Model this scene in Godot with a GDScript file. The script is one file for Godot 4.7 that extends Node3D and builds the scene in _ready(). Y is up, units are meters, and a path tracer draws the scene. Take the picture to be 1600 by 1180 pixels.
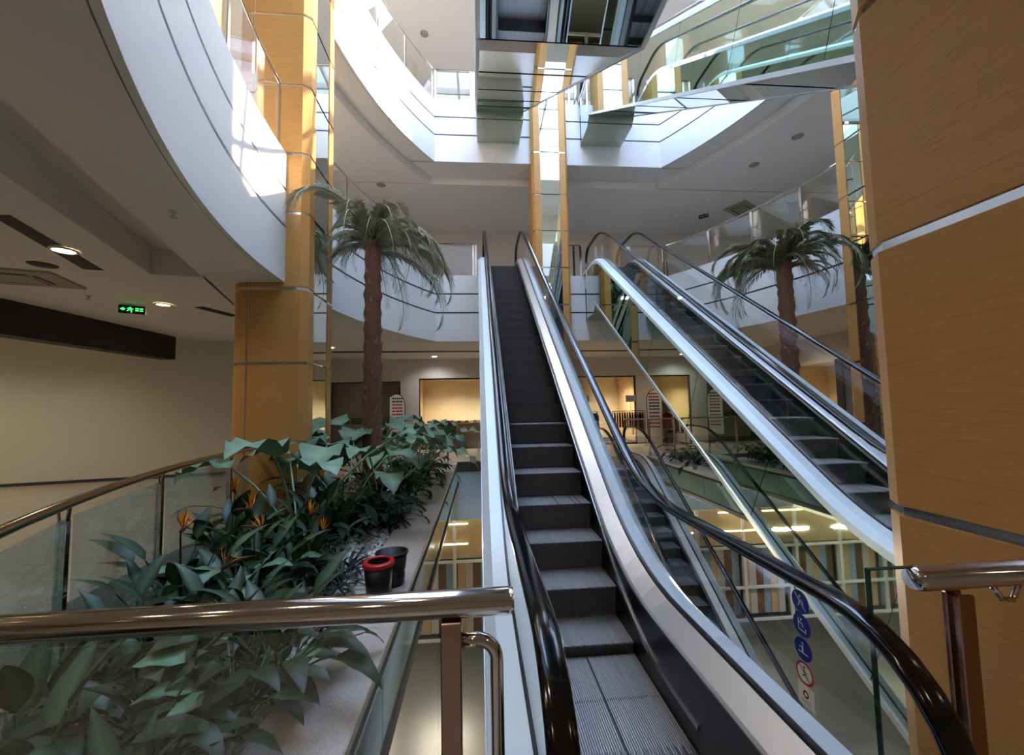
extends Node3D
# A shopping centre atrium: stacked escalators with mirror cladding, curved balconies, oak columns, a planter with palms.

var M := {}
var used := {}
var rng := RandomNumberGenerator.new()
const L1 := 5.4
const L2 := 10.8
const LB := -5.4
const CEIL0 := 3.55
const CEIL1 := 8.75
const ROOF := 14.6
const EDGE_Z := -8.6
const SYM := 1.575       # the atrium mirrors about this x

# ------------------------------------------------------------------ scene tree helpers
func numbered(parent: Node, base: String) -> String:
	var key := str(parent.get_instance_id()) + base
	var n: int = used.get(key, 0)
	used[key] = n + 1
	return base if n == 0 else "%s_%03d" % [base, n]

func tag(o: Node, label: String, category: String, group := "", kind := "") -> void:
	o.set_meta("label", label)
	o.set_meta("category", category)
	if group: o.set_meta("group", group)
	if kind: o.set_meta("kind", kind)

func thing(called: String, label: String, category: String, group := "", at := Vector3.ZERO, turn := 0.0) -> Node3D:
	var o := Node3D.new()
	o.name = numbered(self, called)
	add_child(o)
	o.position = at
	o.rotation.y = turn
	tag(o, label, category, group)
	return o

func setting(called: String, label: String, category: String) -> Node3D:
	var o := thing(called, label, category)
	o.set_meta("kind", "structure")
	return o

func mesh_part(parent: Node, called: String, m: Mesh, mat: Material) -> MeshInstance3D:
	var o := MeshInstance3D.new()
	o.name = numbered(parent, called)
	o.mesh = m
	o.material_override = mat
	parent.add_child(o)
	return o

func part(parent: Node, called: String, st: SurfaceTool, mat: Material) -> MeshInstance3D:
	return mesh_part(parent, called, done(st), mat)

func copy_of(o: Node3D, label: String) -> Node3D:
	var c: Node3D = o.duplicate()
	c.name = numbered(self, str(o.name).rstrip("_0123456789"))
	add_child(c)
	c.set_meta("label", label)
	return c

# ------------------------------------------------------------------ mesh helpers
func begin(smooth := false) -> SurfaceTool:
	var st := SurfaceTool.new()
	st.begin(Mesh.PRIMITIVE_TRIANGLES)
	st.set_smooth_group(0 if smooth else -1)
	return st

func done(st: SurfaceTool) -> ArrayMesh:
	st.generate_normals()
	return st.commit()

func tri(st: SurfaceTool, a: Vector3, b: Vector3, c: Vector3) -> void:
	st.add_vertex(a); st.add_vertex(b); st.add_vertex(c)

func quad(st: SurfaceTool, a: Vector3, b: Vector3, c: Vector3, d: Vector3) -> void:
	st.add_vertex(a); st.add_vertex(b); st.add_vertex(c)
	st.add_vertex(a); st.add_vertex(c); st.add_vertex(d)

func box(st: SurfaceTool, c: Vector3, s: Vector3) -> void:
	var h := s * 0.5
	var p := []
	for i in 8:
		p.append(c + Vector3(h.x if i & 1 else -h.x, h.y if i & 2 else -h.y, h.z if i & 4 else -h.z))
	for f in [[0, 2, 3, 1], [4, 5, 7, 6], [0, 4, 6, 2], [1, 3, 7, 5], [0, 1, 5, 4], [2, 6, 7, 3]]:
		quad(st, p[f[0]], p[f[1]], p[f[2]], p[f[3]])

func span_box(st: SurfaceTool, a: Vector3, b: Vector3) -> void:
	box(st, (a + b) * 0.5, (b - a).abs())

func bevel_box(st: SurfaceTool, c: Vector3, s: Vector3, b: float) -> void:
	var h := s * 0.5
	var v := func(ax: int, sg: Array) -> Vector3:
		var q := Vector3(h.x - b, h.y - b, h.z - b)
		q[ax] += b
		return c + Vector3(q.x * sg[0], q.y * sg[1], q.z * sg[2])
	for ax in 3:
		var i := (ax + 1) % 3
		var j := (ax + 2) % 3
		for s1 in [-1, 1]:
			var cs := []
			for k in [[-1, -1], [1, -1], [1, 1], [-1, 1]]:
				var sg := [1, 1, 1]
				sg[ax] = s1; sg[i] = k[0]; sg[j] = k[1]
				cs.append(v.call(ax, sg))
			if s1 > 0: cs.reverse()
			quad(st, cs[0], cs[1], cs[2], cs[3])
			for s2 in [-1, 1]:
				var e := [1, 1, 1]
				e[ax] = s1; e[i] = s2
				var e0 := e.duplicate(); e0[j] = -1
				var e1 := e.duplicate(); e1[j] = 1
				if s1 * s2 > 0: quad(st, v.call(ax, e0), v.call(i, e0), v.call(i, e1), v.call(ax, e1))
				else: quad(st, v.call(ax, e1), v.call(i, e1), v.call(i, e0), v.call(ax, e0))
	for n in 8:
		var sg := [1 if n & 1 else -1, 1 if n & 2 else -1, 1 if n & 4 else -1]
		if sg[0] * sg[1] * sg[2] > 0: tri(st, v.call(0, sg), v.call(2, sg), v.call(1, sg))
		else: tri(st, v.call(0, sg), v.call(1, sg), v.call(2, sg))

func prism(st: SurfaceTool, poly: PackedVector2Array, a: Array, b: Array) -> void:
	var ix := Geometry2D.triangulate_polygon(poly)
	for k in range(0, ix.size(), 3):
		tri(st, a[ix[k]], a[ix[k + 1]], a[ix[k + 2]])
		tri(st, b[ix[k]], b[ix[k + 2]], b[ix[k + 1]])
	var n := poly.size()
	for i in n:
		var j := (i + 1) % n
		quad(st, a[i], b[i], b[j], a[j])

func slab(st: SurfaceTool, pts: Array, y0: float, y1: float) -> void:   # plan polygon of (x, z)
	var poly := PackedVector2Array(pts)
	var a := []
	var b := []
	for p in poly:
		a.append(Vector3(p.x, y0, p.y)); b.append(Vector3(p.x, y1, p.y))
	prism(st, poly, a, b)

func plate(st: SurfaceTool, pts: Array, x0: float, x1: float) -> void:   # side polygon of (z, y)
	var poly := PackedVector2Array(pts)
	var a := []
	var b := []
	for p in poly:
		a.append(Vector3(x0, p.y, p.x)); b.append(Vector3(x1, p.y, p.x))
	prism(st, poly, a, b)

func rings(st: SurfaceTool, rs: Array, caps := true) -> void:
	for i in rs.size() - 1:
		var r0: Array = rs[i]
		var r1: Array = rs[i + 1]
		var n := r0.size()
		for k in n:
			var j := (k + 1) % n
			quad(st, r0[k], r1[k], r1[j], r0[j])
	if caps:
		for e in [rs[0], rs[rs.size() - 1]]:
			for k in range(1, e.size() - 1):
				tri(st, e[0], e[k], e[k + 1])

func tube(st: SurfaceTool, pts: Array, r, n := 10) -> void:
	var rs := []
	var t0: Vector3 = (pts[1] - pts[0]).normalized()
	var u := t0.cross(Vector3.UP if absf(t0.y) < 0.9 else Vector3.RIGHT).normalized()
	for i in pts.size():
		var t: Vector3
		if i == 0: t = t0
		elif i == pts.size() - 1: t = (pts[i] - pts[i - 1]).normalized()
		else: t = ((pts[i + 1] - pts[i]).normalized() + (pts[i] - pts[i - 1]).normalized()).normalized()
		u = (u - t * u.dot(t)).normalized()
		var w := t.cross(u)
		var rr: float = r[i] if r is Array else r
		var ring := []
		for k in n:
			var a := TAU * k / n
			ring.append(pts[i] + (u * cos(a) + w * sin(a)) * rr)
		rs.append(ring)
	rings(st, rs)

func lathe(st: SurfaceTool, prof: Array, c: Vector3, n := 24, sx := 1.0) -> void:   # (radius, y)
	var rs := []
	for p in prof:
		var ring := []
		for k in n:
			var a := TAU * k / n
			ring.append(c + Vector3(cos(a) * p.x * sx, p.y, sin(a) * p.x))
		rs.append(ring)
	rings(st, rs, false)

# ------------------------------------------------------------------ materials
func mat(called: String, c: Color, rough := 0.6, metal := 0.0) -> StandardMaterial3D:
	var m := StandardMaterial3D.new()
	m.resource_name = called
	m.albedo_color = c
	m.roughness = rough
	m.metallic = metal
	M[called] = m
	return m

func noise_texture(w: int, h: int, fx: float, fy: float, ramp: Array, s: int, oct := 4) -> ImageTexture:
	var n := FastNoiseLite.new()
	n.seed = s
	n.noise_type = FastNoiseLite.TYPE_SIMPLEX_SMOOTH
	n.frequency = 1.0
	n.fractal_octaves = oct
	var g := Gradient.new()
	g.offsets = PackedFloat32Array(); g.colors = PackedColorArray()
	var offs := PackedFloat32Array()
	var cols := PackedColorArray()
	for r in ramp:
		offs.append(r[0]); cols.append(r[1])
	g.offsets = offs
	g.colors = cols
	var im := Image.create(w, h, false, Image.FORMAT_RGB8)
	for y in h:
		for x in w:
			var ax := TAU * x / w
			var ay := TAU * y / h
			var v := n.get_noise_3d(cos(ax) * fx + 7.0, sin(ax) * fx + cos(ay) * fy, sin(ay) * fy * 1.31)
			im.set_pixel(x, y, g.sample(clampf(v * 0.9 + 0.5, 0.0, 1.0)))
	return ImageTexture.create_from_image(im)

func make_materials() -> void:
	mat("white_fascia", Color(0.86, 0.86, 0.855), 0.42)
	mat("ceiling_paint", Color(0.88, 0.865, 0.84), 0.85)
	mat("gallery_floor", Color(0.90, 0.855, 0.79), 0.35)
	mat("wall_paint", Color(0.83, 0.815, 0.755), 0.8)
	mat("pier_paint", Color(0.84, 0.81, 0.77), 0.8)
	mat("charcoal", Color(0.09, 0.08, 0.085), 0.6)
	mat("groove", Color(0.24, 0.235, 0.25), 0.7)
	var tone := Color(0.775, 0.575, 0.33)
	var w := mat("oak", Color(1, 1, 1), 0.38)
	w.albedo_texture = noise_texture(256, 512, 1.4, 26.0, [[0.0, tone.darkened(0.10)], [0.45, tone], [0.75, tone.lightened(0.03)], [1.0, tone.darkened(0.04)]], 3, 5)
	w.uv1_triplanar = true
	w.uv1_world_triplanar = true
	w.uv1_scale = Vector3(0.55, 0.9, 0.55)
	w.metallic_specular = 0.35
	mat("seam_metal", Color(0.86, 0.86, 0.85), 0.12, 1.0)
	mat("mirror", Color(0.86, 0.88, 0.86), 0.015, 1.0)
	mat("mirror_green", Color(0.76, 0.82, 0.78), 0.02, 1.0)
	mat("teal_clad", Color(0.62, 0.68, 0.66), 0.08, 0.55)
	mat("blue_reflection_clad", Color(0.72, 0.84, 0.93), 0.10, 0.0)  # sky reflection of the far fascia put into a flat pale blue
	mat("satin_clad", Color(0.74, 0.77, 0.72), 0.45, 0.75)
	mat("steel", Color(0.78, 0.75, 0.72), 0.10, 1.0)
	mat("steel_brushed", Color(0.72, 0.71, 0.69), 0.28, 1.0)
	mat("post_bronze", Color(0.62, 0.50, 0.44), 0.16, 1.0)
	mat("deck_aluminium", Color(0.80, 0.81, 0.83), 0.34, 0.55)
	mat("deck_outer", Color(0.80, 0.86, 0.88), 0.32, 0.08)
	mat("skirt_black", Color(0.035, 0.035, 0.04), 0.32)
	mat("rubber_black", Color(0.018, 0.016, 0.018), 0.13)
	mat("step_metal", Color(1, 1, 1), 0.45, 0.3).vertex_color_use_as_albedo = true
	mat("riser_dark", Color(0.42, 0.41, 0.41), 0.55, 0.2)
	mat("comb_metal", Color(0.55, 0.55, 0.56), 0.3, 0.9)
	mat("truss_dark", Color(0.12, 0.12, 0.12), 0.7)
	var g := mat("glass", Color(0.30, 0.42, 0.37, 0.02), 0.0)
	g.transparency = BaseMaterial3D.TRANSPARENCY_ALPHA
	var gd := mat("glass_reflection_tint", Color(0.70, 0.78, 0.70, 0.26), 0.0)  # misty reflection on the curved rail panes, painted in as a pale tint
	gd.transparency = BaseMaterial3D.TRANSPARENCY_ALPHA
	var gs := mat("glass_shop", Color(0.40, 0.40, 0.32, 0.10), 0.0)
	gs.transparency = BaseMaterial3D.TRANSPARENCY_ALPHA
	mat("glass_edge", Color(0.10, 0.20, 0.17), 0.2)
	var st := mat("granite", Color(1, 1, 1), 0.55)
	st.albedo_texture = noise_texture(512, 512, 38.0, 38.0, [[0.0, Color(0.44, 0.40, 0.37)], [0.35, Color(0.64, 0.59, 0.55)], [0.6, Color(0.73, 0.69, 0.64)], [1.0, Color(0.86, 0.83, 0.79)]], 11, 3)
	st.uv1_triplanar = true
	st.uv1_world_triplanar = true
	st.uv1_scale = Vector3(1.3, 1.3, 1.3)
	var fl := mat("floor_tile", Color(1, 1, 1), 0.3)
	fl.albedo_texture = noise_texture(256, 256, 5.0, 5.0, [[0.0, Color(0.60, 0.57, 0.51)], [0.5, Color(0.67, 0.64, 0.58)], [1.0, Color(0.73, 0.70, 0.64)]], 5, 4)
	fl.uv1_triplanar = true
	fl.uv1_world_triplanar = true
	fl.uv1_scale = Vector3(0.5, 0.5, 0.5)
	mat("grout", Color(0.30, 0.28, 0.25), 0.9)
	mat("floor_dark", Color(0.20, 0.215, 0.205), 0.3)
	mat("soil", Color(0.30, 0.27, 0.24), 0.95)
	var pb := mat("pebble", Color(1, 1, 1), 0.7)
	pb.vertex_color_use_as_albedo = true
	var lf := mat("leaf", Color(1, 1, 1), 0.45)
	lf.metallic_specular = 0.4
	lf.vertex_color_use_as_albedo = true
	lf.cull_mode = BaseMaterial3D.CULL_DISABLED
	lf.backlight_enabled = true
	lf.backlight = Color(0.16, 0.2, 0.1)
	var fr := mat("frond", Color(1, 1, 1), 0.55)
	fr.vertex_color_use_as_albedo = true
	fr.cull_mode = BaseMaterial3D.CULL_DISABLED
	var bk := mat("bark", Color(1, 1, 1), 0.9)
	bk.albedo_texture = noise_texture(128, 256, 6.0, 18.0, [[0.0, Color(0.24, 0.15, 0.12)], [0.45, Color(0.42, 0.27, 0.22)], [0.7, Color(0.56, 0.40, 0.33)], [1.0, Color(0.72, 0.60, 0.52)]], 21, 4)
	bk.uv1_triplanar = true
	bk.uv1_scale = Vector3(2.2, 2.2, 2.2)
	mat("husk", Color(0.66, 0.53, 0.44), 0.9)
	mat("petal_orange", Color(0.95, 0.62, 0.18), 0.5)
	mat("petal_cream", Color(0.86, 0.66, 0.46), 0.5)
	mat("bract_red", Color(0.30, 0.18, 0.12), 0.5)
	mat("bin_black", Color(0.03, 0.03, 0.035), 0.4)
	mat("bin_red", Color(0.66, 0.05, 0.09), 0.35)
	mat("shop_yellow", Color(0.92, 0.86, 0.70), 0.8)
	mat("shop_orange", Color(0.86, 0.74, 0.54), 0.8)
	mat("black_metal", Color(0.03, 0.03, 0.03), 0.4)
	mat("print_white", Color(0.86, 0.85, 0.82), 0.6)
	mat("print_red", Color(0.62, 0.10, 0.10), 0.6)
	mat("print_dark", Color(0.10, 0.09, 0.10), 0.6)
	mat("print_blue", Color(0.02, 0.11, 0.52), 0.35)
	mat("print_grey", Color(0.70, 0.72, 0.72), 0.5)
	mat("print_green", Color(0.22, 0.30, 0.12), 0.6)
	mat("cloth_red", Color(0.42, 0.04, 0.07), 0.9)
	mat("cloth_dark", Color(0.05, 0.05, 0.06), 0.9)
	mat("cloth_teal", Color(0.05, 0.17, 0.22), 0.9)
	mat("cloth_tan", Color(0.50, 0.36, 0.22), 0.9)
	mat("cloth_white", Color(0.80, 0.82, 0.84), 0.9)
	mat("frame_white", Color(0.84, 0.86, 0.87), 0.35)
	mat("bulkhead_beige", Color(0.66, 0.60, 0.48), 0.5)
	mat("display_blue", Color(0.62, 0.72, 0.84), 0.5)
	mat("grille", Color(0.62, 0.59, 0.53), 0.6)
	glow("lamp_warm", Color(1.0, 0.86, 0.66), 9.0)
	glow("lamp_cool", Color(0.98, 0.98, 1.0), 9.0)
	glow("tube_warm", Color(1.0, 0.92, 0.66), 3.0)
	glow("exit_green", Color(0.10, 0.95, 0.38), 1.6)

func glow(called: String, c: Color, e: float) -> void:
	var m := mat(called, Color(0.9, 0.9, 0.9), 0.5)
	m.emission_enabled = true
	m.emission = c
	m.emission_energy_multiplier = e

# ------------------------------------------------------------------ escalator
func smax(a: float, b: float, r: float) -> float:
	var d := a - b
	if d > r: return a
	if d < -r: return b
	return b + (d + r) * (d + r) / (4.0 * r)

func smin(a: float, b: float, r: float) -> float:
	return -smax(-a, -b, r)

func nose_y(z: float) -> float:
	return smin(smax(0.3 - 0.7 * z, 0.0, 0.22), L1, 0.22)

func hand_y(z: float) -> float:
	return smin(smax(1.23 - 0.7 * z, 1.04, 0.35), L1 + 0.98, 0.35)

func deck_y(z: float) -> float:      # line of the decks: like the nose line, but higher and softer at the landings
	return smin(smax(0.3 - 0.7 * z, 0.26, 0.45), L1 + 0.05, 0.3)

func guard_y(z: float) -> float:
	return smin(smax(0.3 - 0.7 * z, 0.06, 0.3), L1, 0.25)

func under_y(z: float) -> float:
	return maxf(-0.78 - 0.685 * z, -0.92)

func zs_between(a: float, b: float, step := 0.16) -> Array:
	var n := maxi(1, int(ceil(absf(b - a) / step)))
	var out := []
	for i in n + 1:
		out.append(lerpf(a, b, float(i) / n))
	return out

func ribbon(st: SurfaceTool, prof: Array, side: float, z0: float, z1: float, line: Callable) -> void:   # profile of (x, height over the nose line)
	var rs := []
	for z in zs_between(z0, z1):
		var ring := []
		for p in prof:
			ring.append(Vector3(p.x * side, (nose_y(z) if p.y < -0.2 else line.call(z)) + p.y, z))
		rs.append(ring)
	rings(st, rs)

func step_mesh(wide: float, deep: float) -> ArrayMesh:
	var st := begin()
	var n := 56
	var p := wide / n
	var gd := 0.012
	for i in n:
		var x0 := -wide / 2 + i * p
		var xa := x0 + p * 0.5
		var x1 := x0 + p
		var worn := 0.42 + rng.randf_range(-0.03, 0.03)
		if rng.randf() < 0.05: worn = 0.06       # ridges stained black
		st.set_color(Color(worn, worn, worn * 1.03))
		quad(st, Vector3(x0, 0, 0), Vector3(x0, 0, -deep), Vector3(xa, 0, -deep), Vector3(xa, 0, 0))
		quad(st, Vector3(xa, 0, 0), Vector3(xa, 0, -deep), Vector3(xa, -gd, -deep), Vector3(xa, -gd, 0))
		quad(st, Vector3(x1, 0, 0), Vector3(x1, -gd, 0), Vector3(x1, -gd, -deep), Vector3(x1, 0, -deep))
		quad(st, Vector3(xa, -gd, -gd), Vector3(xa, -gd, -deep), Vector3(x1, -gd, -deep), Vector3(x1, -gd, -gd))
	return done(st)

func riser_mesh(wide: float, tall: float) -> ArrayMesh:
	var st := begin()
	var n := 46
	var p := wide / n
	var gd := 0.010
	for i in n:
		var x0 := -wide / 2 + i * p
		var xa := x0 + p * 0.55
		var x1 := x0 + p
		var prev := Vector2(0, 0)
		for k in [1, 2, 3]:
			var f: float = k / 3.0
			var cur := Vector2(-0.035 * sin(f * PI * 0.5), -tall * f)
			quad(st, Vector3(x0, prev.y, prev.x), Vector3(xa, prev.y, prev.x), Vector3(xa, cur.y, cur.x), Vector3(x0, cur.y, cur.x))
			quad(st, Vector3(xa, prev.y, prev.x - gd), Vector3(x1, prev.y, prev.x - gd), Vector3(x1, cur.y, cur.x - gd), Vector3(xa, cur.y, cur.x - gd))
			quad(st, Vector3(xa, prev.y, prev.x), Vector3(xa, prev.y, prev.x - gd), Vector3(xa, cur.y, cur.x - gd), Vector3(xa, cur.y, cur.x))
			prev = cur
	return done(st)

func newel_arc(zc: float, yc: float, r: float, a0: float, a1: float, n: int) -> Array:
	var out := []
	for i in n + 1:
		var a := deg_to_rad(lerpf(a0, a1, float(i) / n))
		out.append(Vector2(zc + cos(a) * r, yc + sin(a) * r))
	return out

func build_escalator(root: Node3D) -> void:
	var end_z := -9.2
	# structure inside the cladding
	var st := begin()
	var pts := [Vector2(2.6, -0.89), Vector2(0.20, -0.89), Vector2(-7.58, 4.44), Vector2(-7.58, 4.20), Vector2(end_z, 4.20), Vector2(end_z, 5.1)]
	var top := zs_between(end_z + 0.02, 2.6, 0.3)
	for z in top:
		pts.append(Vector2(z, nose_y(z) - 0.30))
	plate(st, pts, -0.62, 0.62)
	part(root, "truss", st, M.truss_dark)
	# mirror cladding of the sides
	var cuts := [2.55, 1.25, -0.15, -1.55, -2.95, -4.35, -5.75, -7.15, -8.4]
	for side in [-1.0, 1.0]:
		for i in cuts.size() - 1:
			var z0: float = cuts[i] - 0.004
			var z1: float = cuts[i + 1] + 0.004
			var l0 := 0.45 * clampf((0.9 - z0) * 0.8, 0.0, 1.0) if i > 0 else 0.0
			var l1 := 0.45 * clampf((0.9 - z1) * 0.8, 0.0, 1.0)
			if i == cuts.size() - 2: l1 = 0.0
			var pp := []
			for z in zs_between(z0, z1, 0.2):
				var yb := under_y(z)
				if z < -7.6: yb = 4.17
				pp.append(Vector2(z, yb))
			for z in zs_between(z1 + l1, z0 + l0, 0.2):
				pp.append(Vector2(z, deck_y(z) + 0.10))
			st = begin()
			plate(st, pp, side * 0.636, side * 0.65)
			part(root, "side_panel", st, M.mirror_green)
		st = begin()
		var rs := []
		for z in [2.55, 0.204, -7.6]:
			var y := under_y(z)
			rs.append([Vector3(side * 0.630, y - 0.012, z), Vector3(side * 0.664, y - 0.012, z), Vector3(side * 0.664, y + 0.05, z), Vector3(side * 0.630, y + 0.05, z)])
		rings(st, rs)
		part(root, "bottom_edge_trim", st, M.deck_aluminium)
	# mirror cladding of the underside
	var sc := [2.55, 1.4, 0.204, -1.3, -2.9, -4.5, -6.05, -7.6]
	for i in sc.size() - 1:
		st = begin()
		var ya := under_y(sc[i])
		var yb := under_y(sc[i + 1])
		plate(st, [Vector2(sc[i] - 0.006, ya), Vector2(sc[i + 1] + 0.006, yb), Vector2(sc[i + 1] + 0.006, yb + 0.014), Vector2(sc[i] - 0.006, ya + 0.014)], -0.634, 0.634)
		part(root, "soffit_panel", st, M.mirror)
	st = begin()
	span_box(st, Vector3(-0.634, 4.17, -7.6), Vector3(0.634, 4.184, end_z))
	part(root, "soffit_panel", st, M.satin_clad)
	st = begin()
	span_box(st, Vector3(-0.634, 4.18, -7.575), Vector3(0.634, 4.42, -7.56))
	part(root, "soffit_panel", st, M.satin_clad)
	# decks, skirts, glass base
	var low := 2.5
	var high := -9.15
	for side in [-1.0, 1.0]:
		st = begin()
		ribbon(st, [Vector2(0.502, 0.215), Vector2(0.60, 0.205), Vector2(0.662, 0.145), Vector2(0.664, 0.07), Vector2(0.640, 0.07), Vector2(0.502, 0.17)], side, low, high, deck_y)
		part(root, "outer_deck", st, M.deck_outer)
		st = begin()
		ribbon(st, [Vector2(0.362, 0.118), Vector2(0.372, 0.132), Vector2(0.474, 0.205), Vector2(0.474, 0.16), Vector2(0.362, 0.09)], side, low, high, deck_y)
		part(root, "inner_deck", st, M.deck_aluminium)
		st = begin()
		ribbon(st, [Vector2(0.476, 0.150), Vector2(0.476, 0.222), Vector2(0.500, 0.222), Vector2(0.500, 0.150)], side, low, high, deck_y)
		part(root, "glass_base", st, M.skirt_black)
		st = begin()
		ribbon(st, [Vector2(0.354, -0.28), Vector2(0.354, 0.112), Vector2(0.366, 0.112), Vector2(0.366, -0.28)], side, low, high, deck_y)
		part(root, "skirt", st, M.skirt_black)
		st = begin()
		ribbon(st, [Vector2(0.338, 0.072), Vector2(0.344, 0.096), Vector2(0.356, 0.096), Vector2(0.356, 0.072)], side, 1.15, -7.9, guard_y)
		part(root, "skirt_guard", st, M.steel_brushed)
		# handrail loop
		var path := newel_arc(1.82, 0.68, 0.36, -100, 90, 16)
		for z in zs_between(1.72, -8.42, 0.13):
			path.append(Vector2(z, hand_y(z)))
		path.append_array(newel_arc(-8.5, L1 + 0.62, 0.36, 90, 280, 16))
		var rr := []
		for i in path.size():
			var a: Vector2 = path[maxi(i - 1, 0)]
			var b: Vector2 = path[mini(i + 1, path.size() - 1)]
			var t := (b - a).normalized()
			var nrm := Vector2(t.y, -t.x)
			var ring := []
			for k in 14:
				var an := TAU * k / 14
				var ox := signf(cos(an)) * pow(absf(cos(an)), 0.6) * 0.041
				var on := signf(sin(an)) * pow(absf(sin(an)), 0.75) * 0.021
				var q: Vector2 = path[i] + nrm * on
				ring.append(Vector3(side * 0.488 + ox, q.y, q.x))
			rr.append(ring)
		st = begin(true)
		rings(st, rr)
		part(root, "handrail", st, M.rubber_black)
		# glass panels of the balustrade
		var gc := [2.16, 1.13, 0.06, -1.25, -2.55, -3.85, -5.15, -6.45, -7.55, -8.84]
		for i in gc.size() - 1:
			var z0: float = gc[i] - 0.003
			var z1: float = gc[i + 1] + 0.003
			var poly := []
			if i == 0:
				for z in zs_between(2.08, z1, 0.2): poly.append(Vector2(z, deck_y(z) + 0.2))
				for z in zs_between(z1, 1.82, 0.2): poly.append(Vector2(z, hand_y(z) - 0.016))
				var arc := newel_arc(1.82, 0.68, 0.345, 80, -34, 12)
				poly.append_array(arc)
			elif i == gc.size() - 2:
				for z in zs_between(z0, -8.66, 0.2): poly.append(Vector2(z, deck_y(z) + 0.2))
				poly.append_array(newel_arc(-8.5, L1 + 0.62, 0.345, 240, 100, 12))
				for z in zs_between(-8.5, z0, 0.2): poly.append(Vector2(z, hand_y(z) - 0.016))
			else:
				var la := 0.0 if i == 1 else 0.36
				var lb := 0.0 if i == gc.size() - 3 else 0.36
				for z in zs_between(z0, z1, 0.2): poly.append(Vector2(z, deck_y(z) + 0.2))
				for z in zs_between(z1 + lb, z0 + la, 0.2): poly.append(Vector2(z, hand_y(z) - 0.016))
			st = begin()
			plate(st, poly, side * 0.483, side * 0.493)
			part(root, "glass_panel", st, M.glass)
	# steps
	var treads := []
	for i in 5: treads.append(step_mesh(0.70, 0.40))
	var riser := riser_mesh(0.70, 0.225)
	var noses := [Vector2(1.12, 0.0), Vector2(0.726, 0.0), Vector2(0.324, 0.072)]
	for k in 21:
		noses.append(Vector2(-0.3318 * k, 0.30 + 0.2323 * k))
	noses.append(Vector2(-6.97, 5.165)); noses.append(Vector2(-7.33, 5.345)); noses.append(Vector2(-7.70, 5.40))
	for p in noses:
		var s := Node3D.new()
		s.name = numbered(root, "step")
		root.add_child(s)
		s.position = Vector3(0, p.y, p.x)
		mesh_part(s, "tread", treads[rng.randi() % 5], M.step_metal)
		mesh_part(s, "riser", riser, M.riser_dark)
	for e in [[1.12, 1.36, 0.004], [-8.08, -8.32, L1 + 0.004]]:
		st = begin()
		span_box(st, Vector3(-0.352, e[2] - 0.03, e[0]), Vector3(0.352, e[2], e[1]))
		for i in 38:
			var x := -0.345 + i * 0.0184
			span_box(st, Vector3(x, e[2] - 0.012, e[0] - 0.05 if e[0] > 0 else e[0] + 0.05), Vector3(x + 0.006, e[2] + 0.001, e[0]))
		part(root, "comb_plate", st, M.comb_metal)
	for e in [[1.36, 2.58, 0.0], [-8.32, -9.18, L1]]:
		st = begin()
		span_box(st, Vector3(-0.352, e[2] - 0.03, e[0]), Vector3(0.352, e[2] - 0.002, e[1]))
		for i in 30:
			var x := -0.345 + i * 0.0236
			span_box(st, Vector3(x, e[2] - 0.004, e[0]), Vector3(x + 0.011, e[2] + 0.001, e[1]))
		part(root, "floor_plate", st, M.comb_metal)

# ------------------------------------------------------------------ curved edges of the atrium
func arc_x(z: float, grow := 0.0) -> float:      # balcony edge on the left
	return 6.1 - sqrt(maxf(0.0, (9.6 + grow) * (9.6 + grow) - (z + 3.3) * (z + 3.3)))

func mx(x: float, right: bool) -> float:
	return 2 * SYM - x if right else x

func edge_points(right: bool, z0: float, z1: float, grow := 0.0, step := 0.35) -> Array:
	var out := []
	for z in zs_between(z0, z1, step):
		out.append(Vector2(mx(arc_x(z, grow), right), z))
	return out

func wall_strip(st: SurfaceTool, pts: Array, y0: float, y1: float, thick: float, right: bool) -> void:
	# a strip that follows a plan polyline; its outer face lies on the line, its back away from the atrium
	var rs := []
	for i in pts.size():
		var a: Vector2 = pts[maxi(i - 1, 0)]
		var b: Vector2 = pts[mini(i + 1, pts.size() - 1)]
		var t := (b - a).normalized()
		var n := Vector2(t.y, -t.x) * (1.0 if right else 1.0)
		if n.x * (1.0 if right else -1.0) < 0.0: n = -n
		if absf(n.x) < 0.2: n = Vector2(0, -1)
		var p: Vector2 = pts[i]
		var q: Vector2 = p + n * thick
		rs.append([Vector3(p.x, y0, p.y), Vector3(p.x, y1, p.y), Vector3(q.x, y1, q.y), Vector3(q.x, y0, q.y)])
	rings(st, rs)

func fascia(parent: Node3D, pts: Array, bottom: float, top: float, right: bool) -> void:
	# three boards with recessed joints between them
	var h := top - bottom
	var cuts := [bottom, bottom + h * 0.43, bottom + h * 0.715, top]
	for i in 3:
		var st := begin(false)
		wall_strip(st, pts, cuts[i] + (0.022 if i > 0 else 0.0), cuts[i + 1] - (0.022 if i < 2 else 0.0), 0.05, right)
		part(parent, "fascia_board", st, M.white_fascia)
	var st2 := begin()
	var back := []
	for p in pts:
		back.append(p)
	wall_strip(st2, inset(back, right, 0.03), bottom + 0.02, top - 0.02, 0.03, right)
	part(parent, "joint_backing", st2, M.groove)

func inset(pts: Array, right: bool, by: float) -> Array:
	var out := []
	for i in pts.size():
		var a: Vector2 = pts[maxi(i - 1, 0)]
		var b: Vector2 = pts[mini(i + 1, pts.size() - 1)]
		var t := (b - a).normalized()
		var n := Vector2(t.y, -t.x)
		if n.x * (1.0 if right else -1.0) < 0.0: n = -n
		if absf(n.x) < 0.2: n = Vector2(0, -1)
		out.append(pts[i] + n * by)
	return out

# ------------------------------------------------------------------ glass railings
func along(pts: Array, y: float) -> Array:
	var out := []
	for p in pts:
		out.append(Vector3(p.x, y, p.y))
	return out

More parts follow.
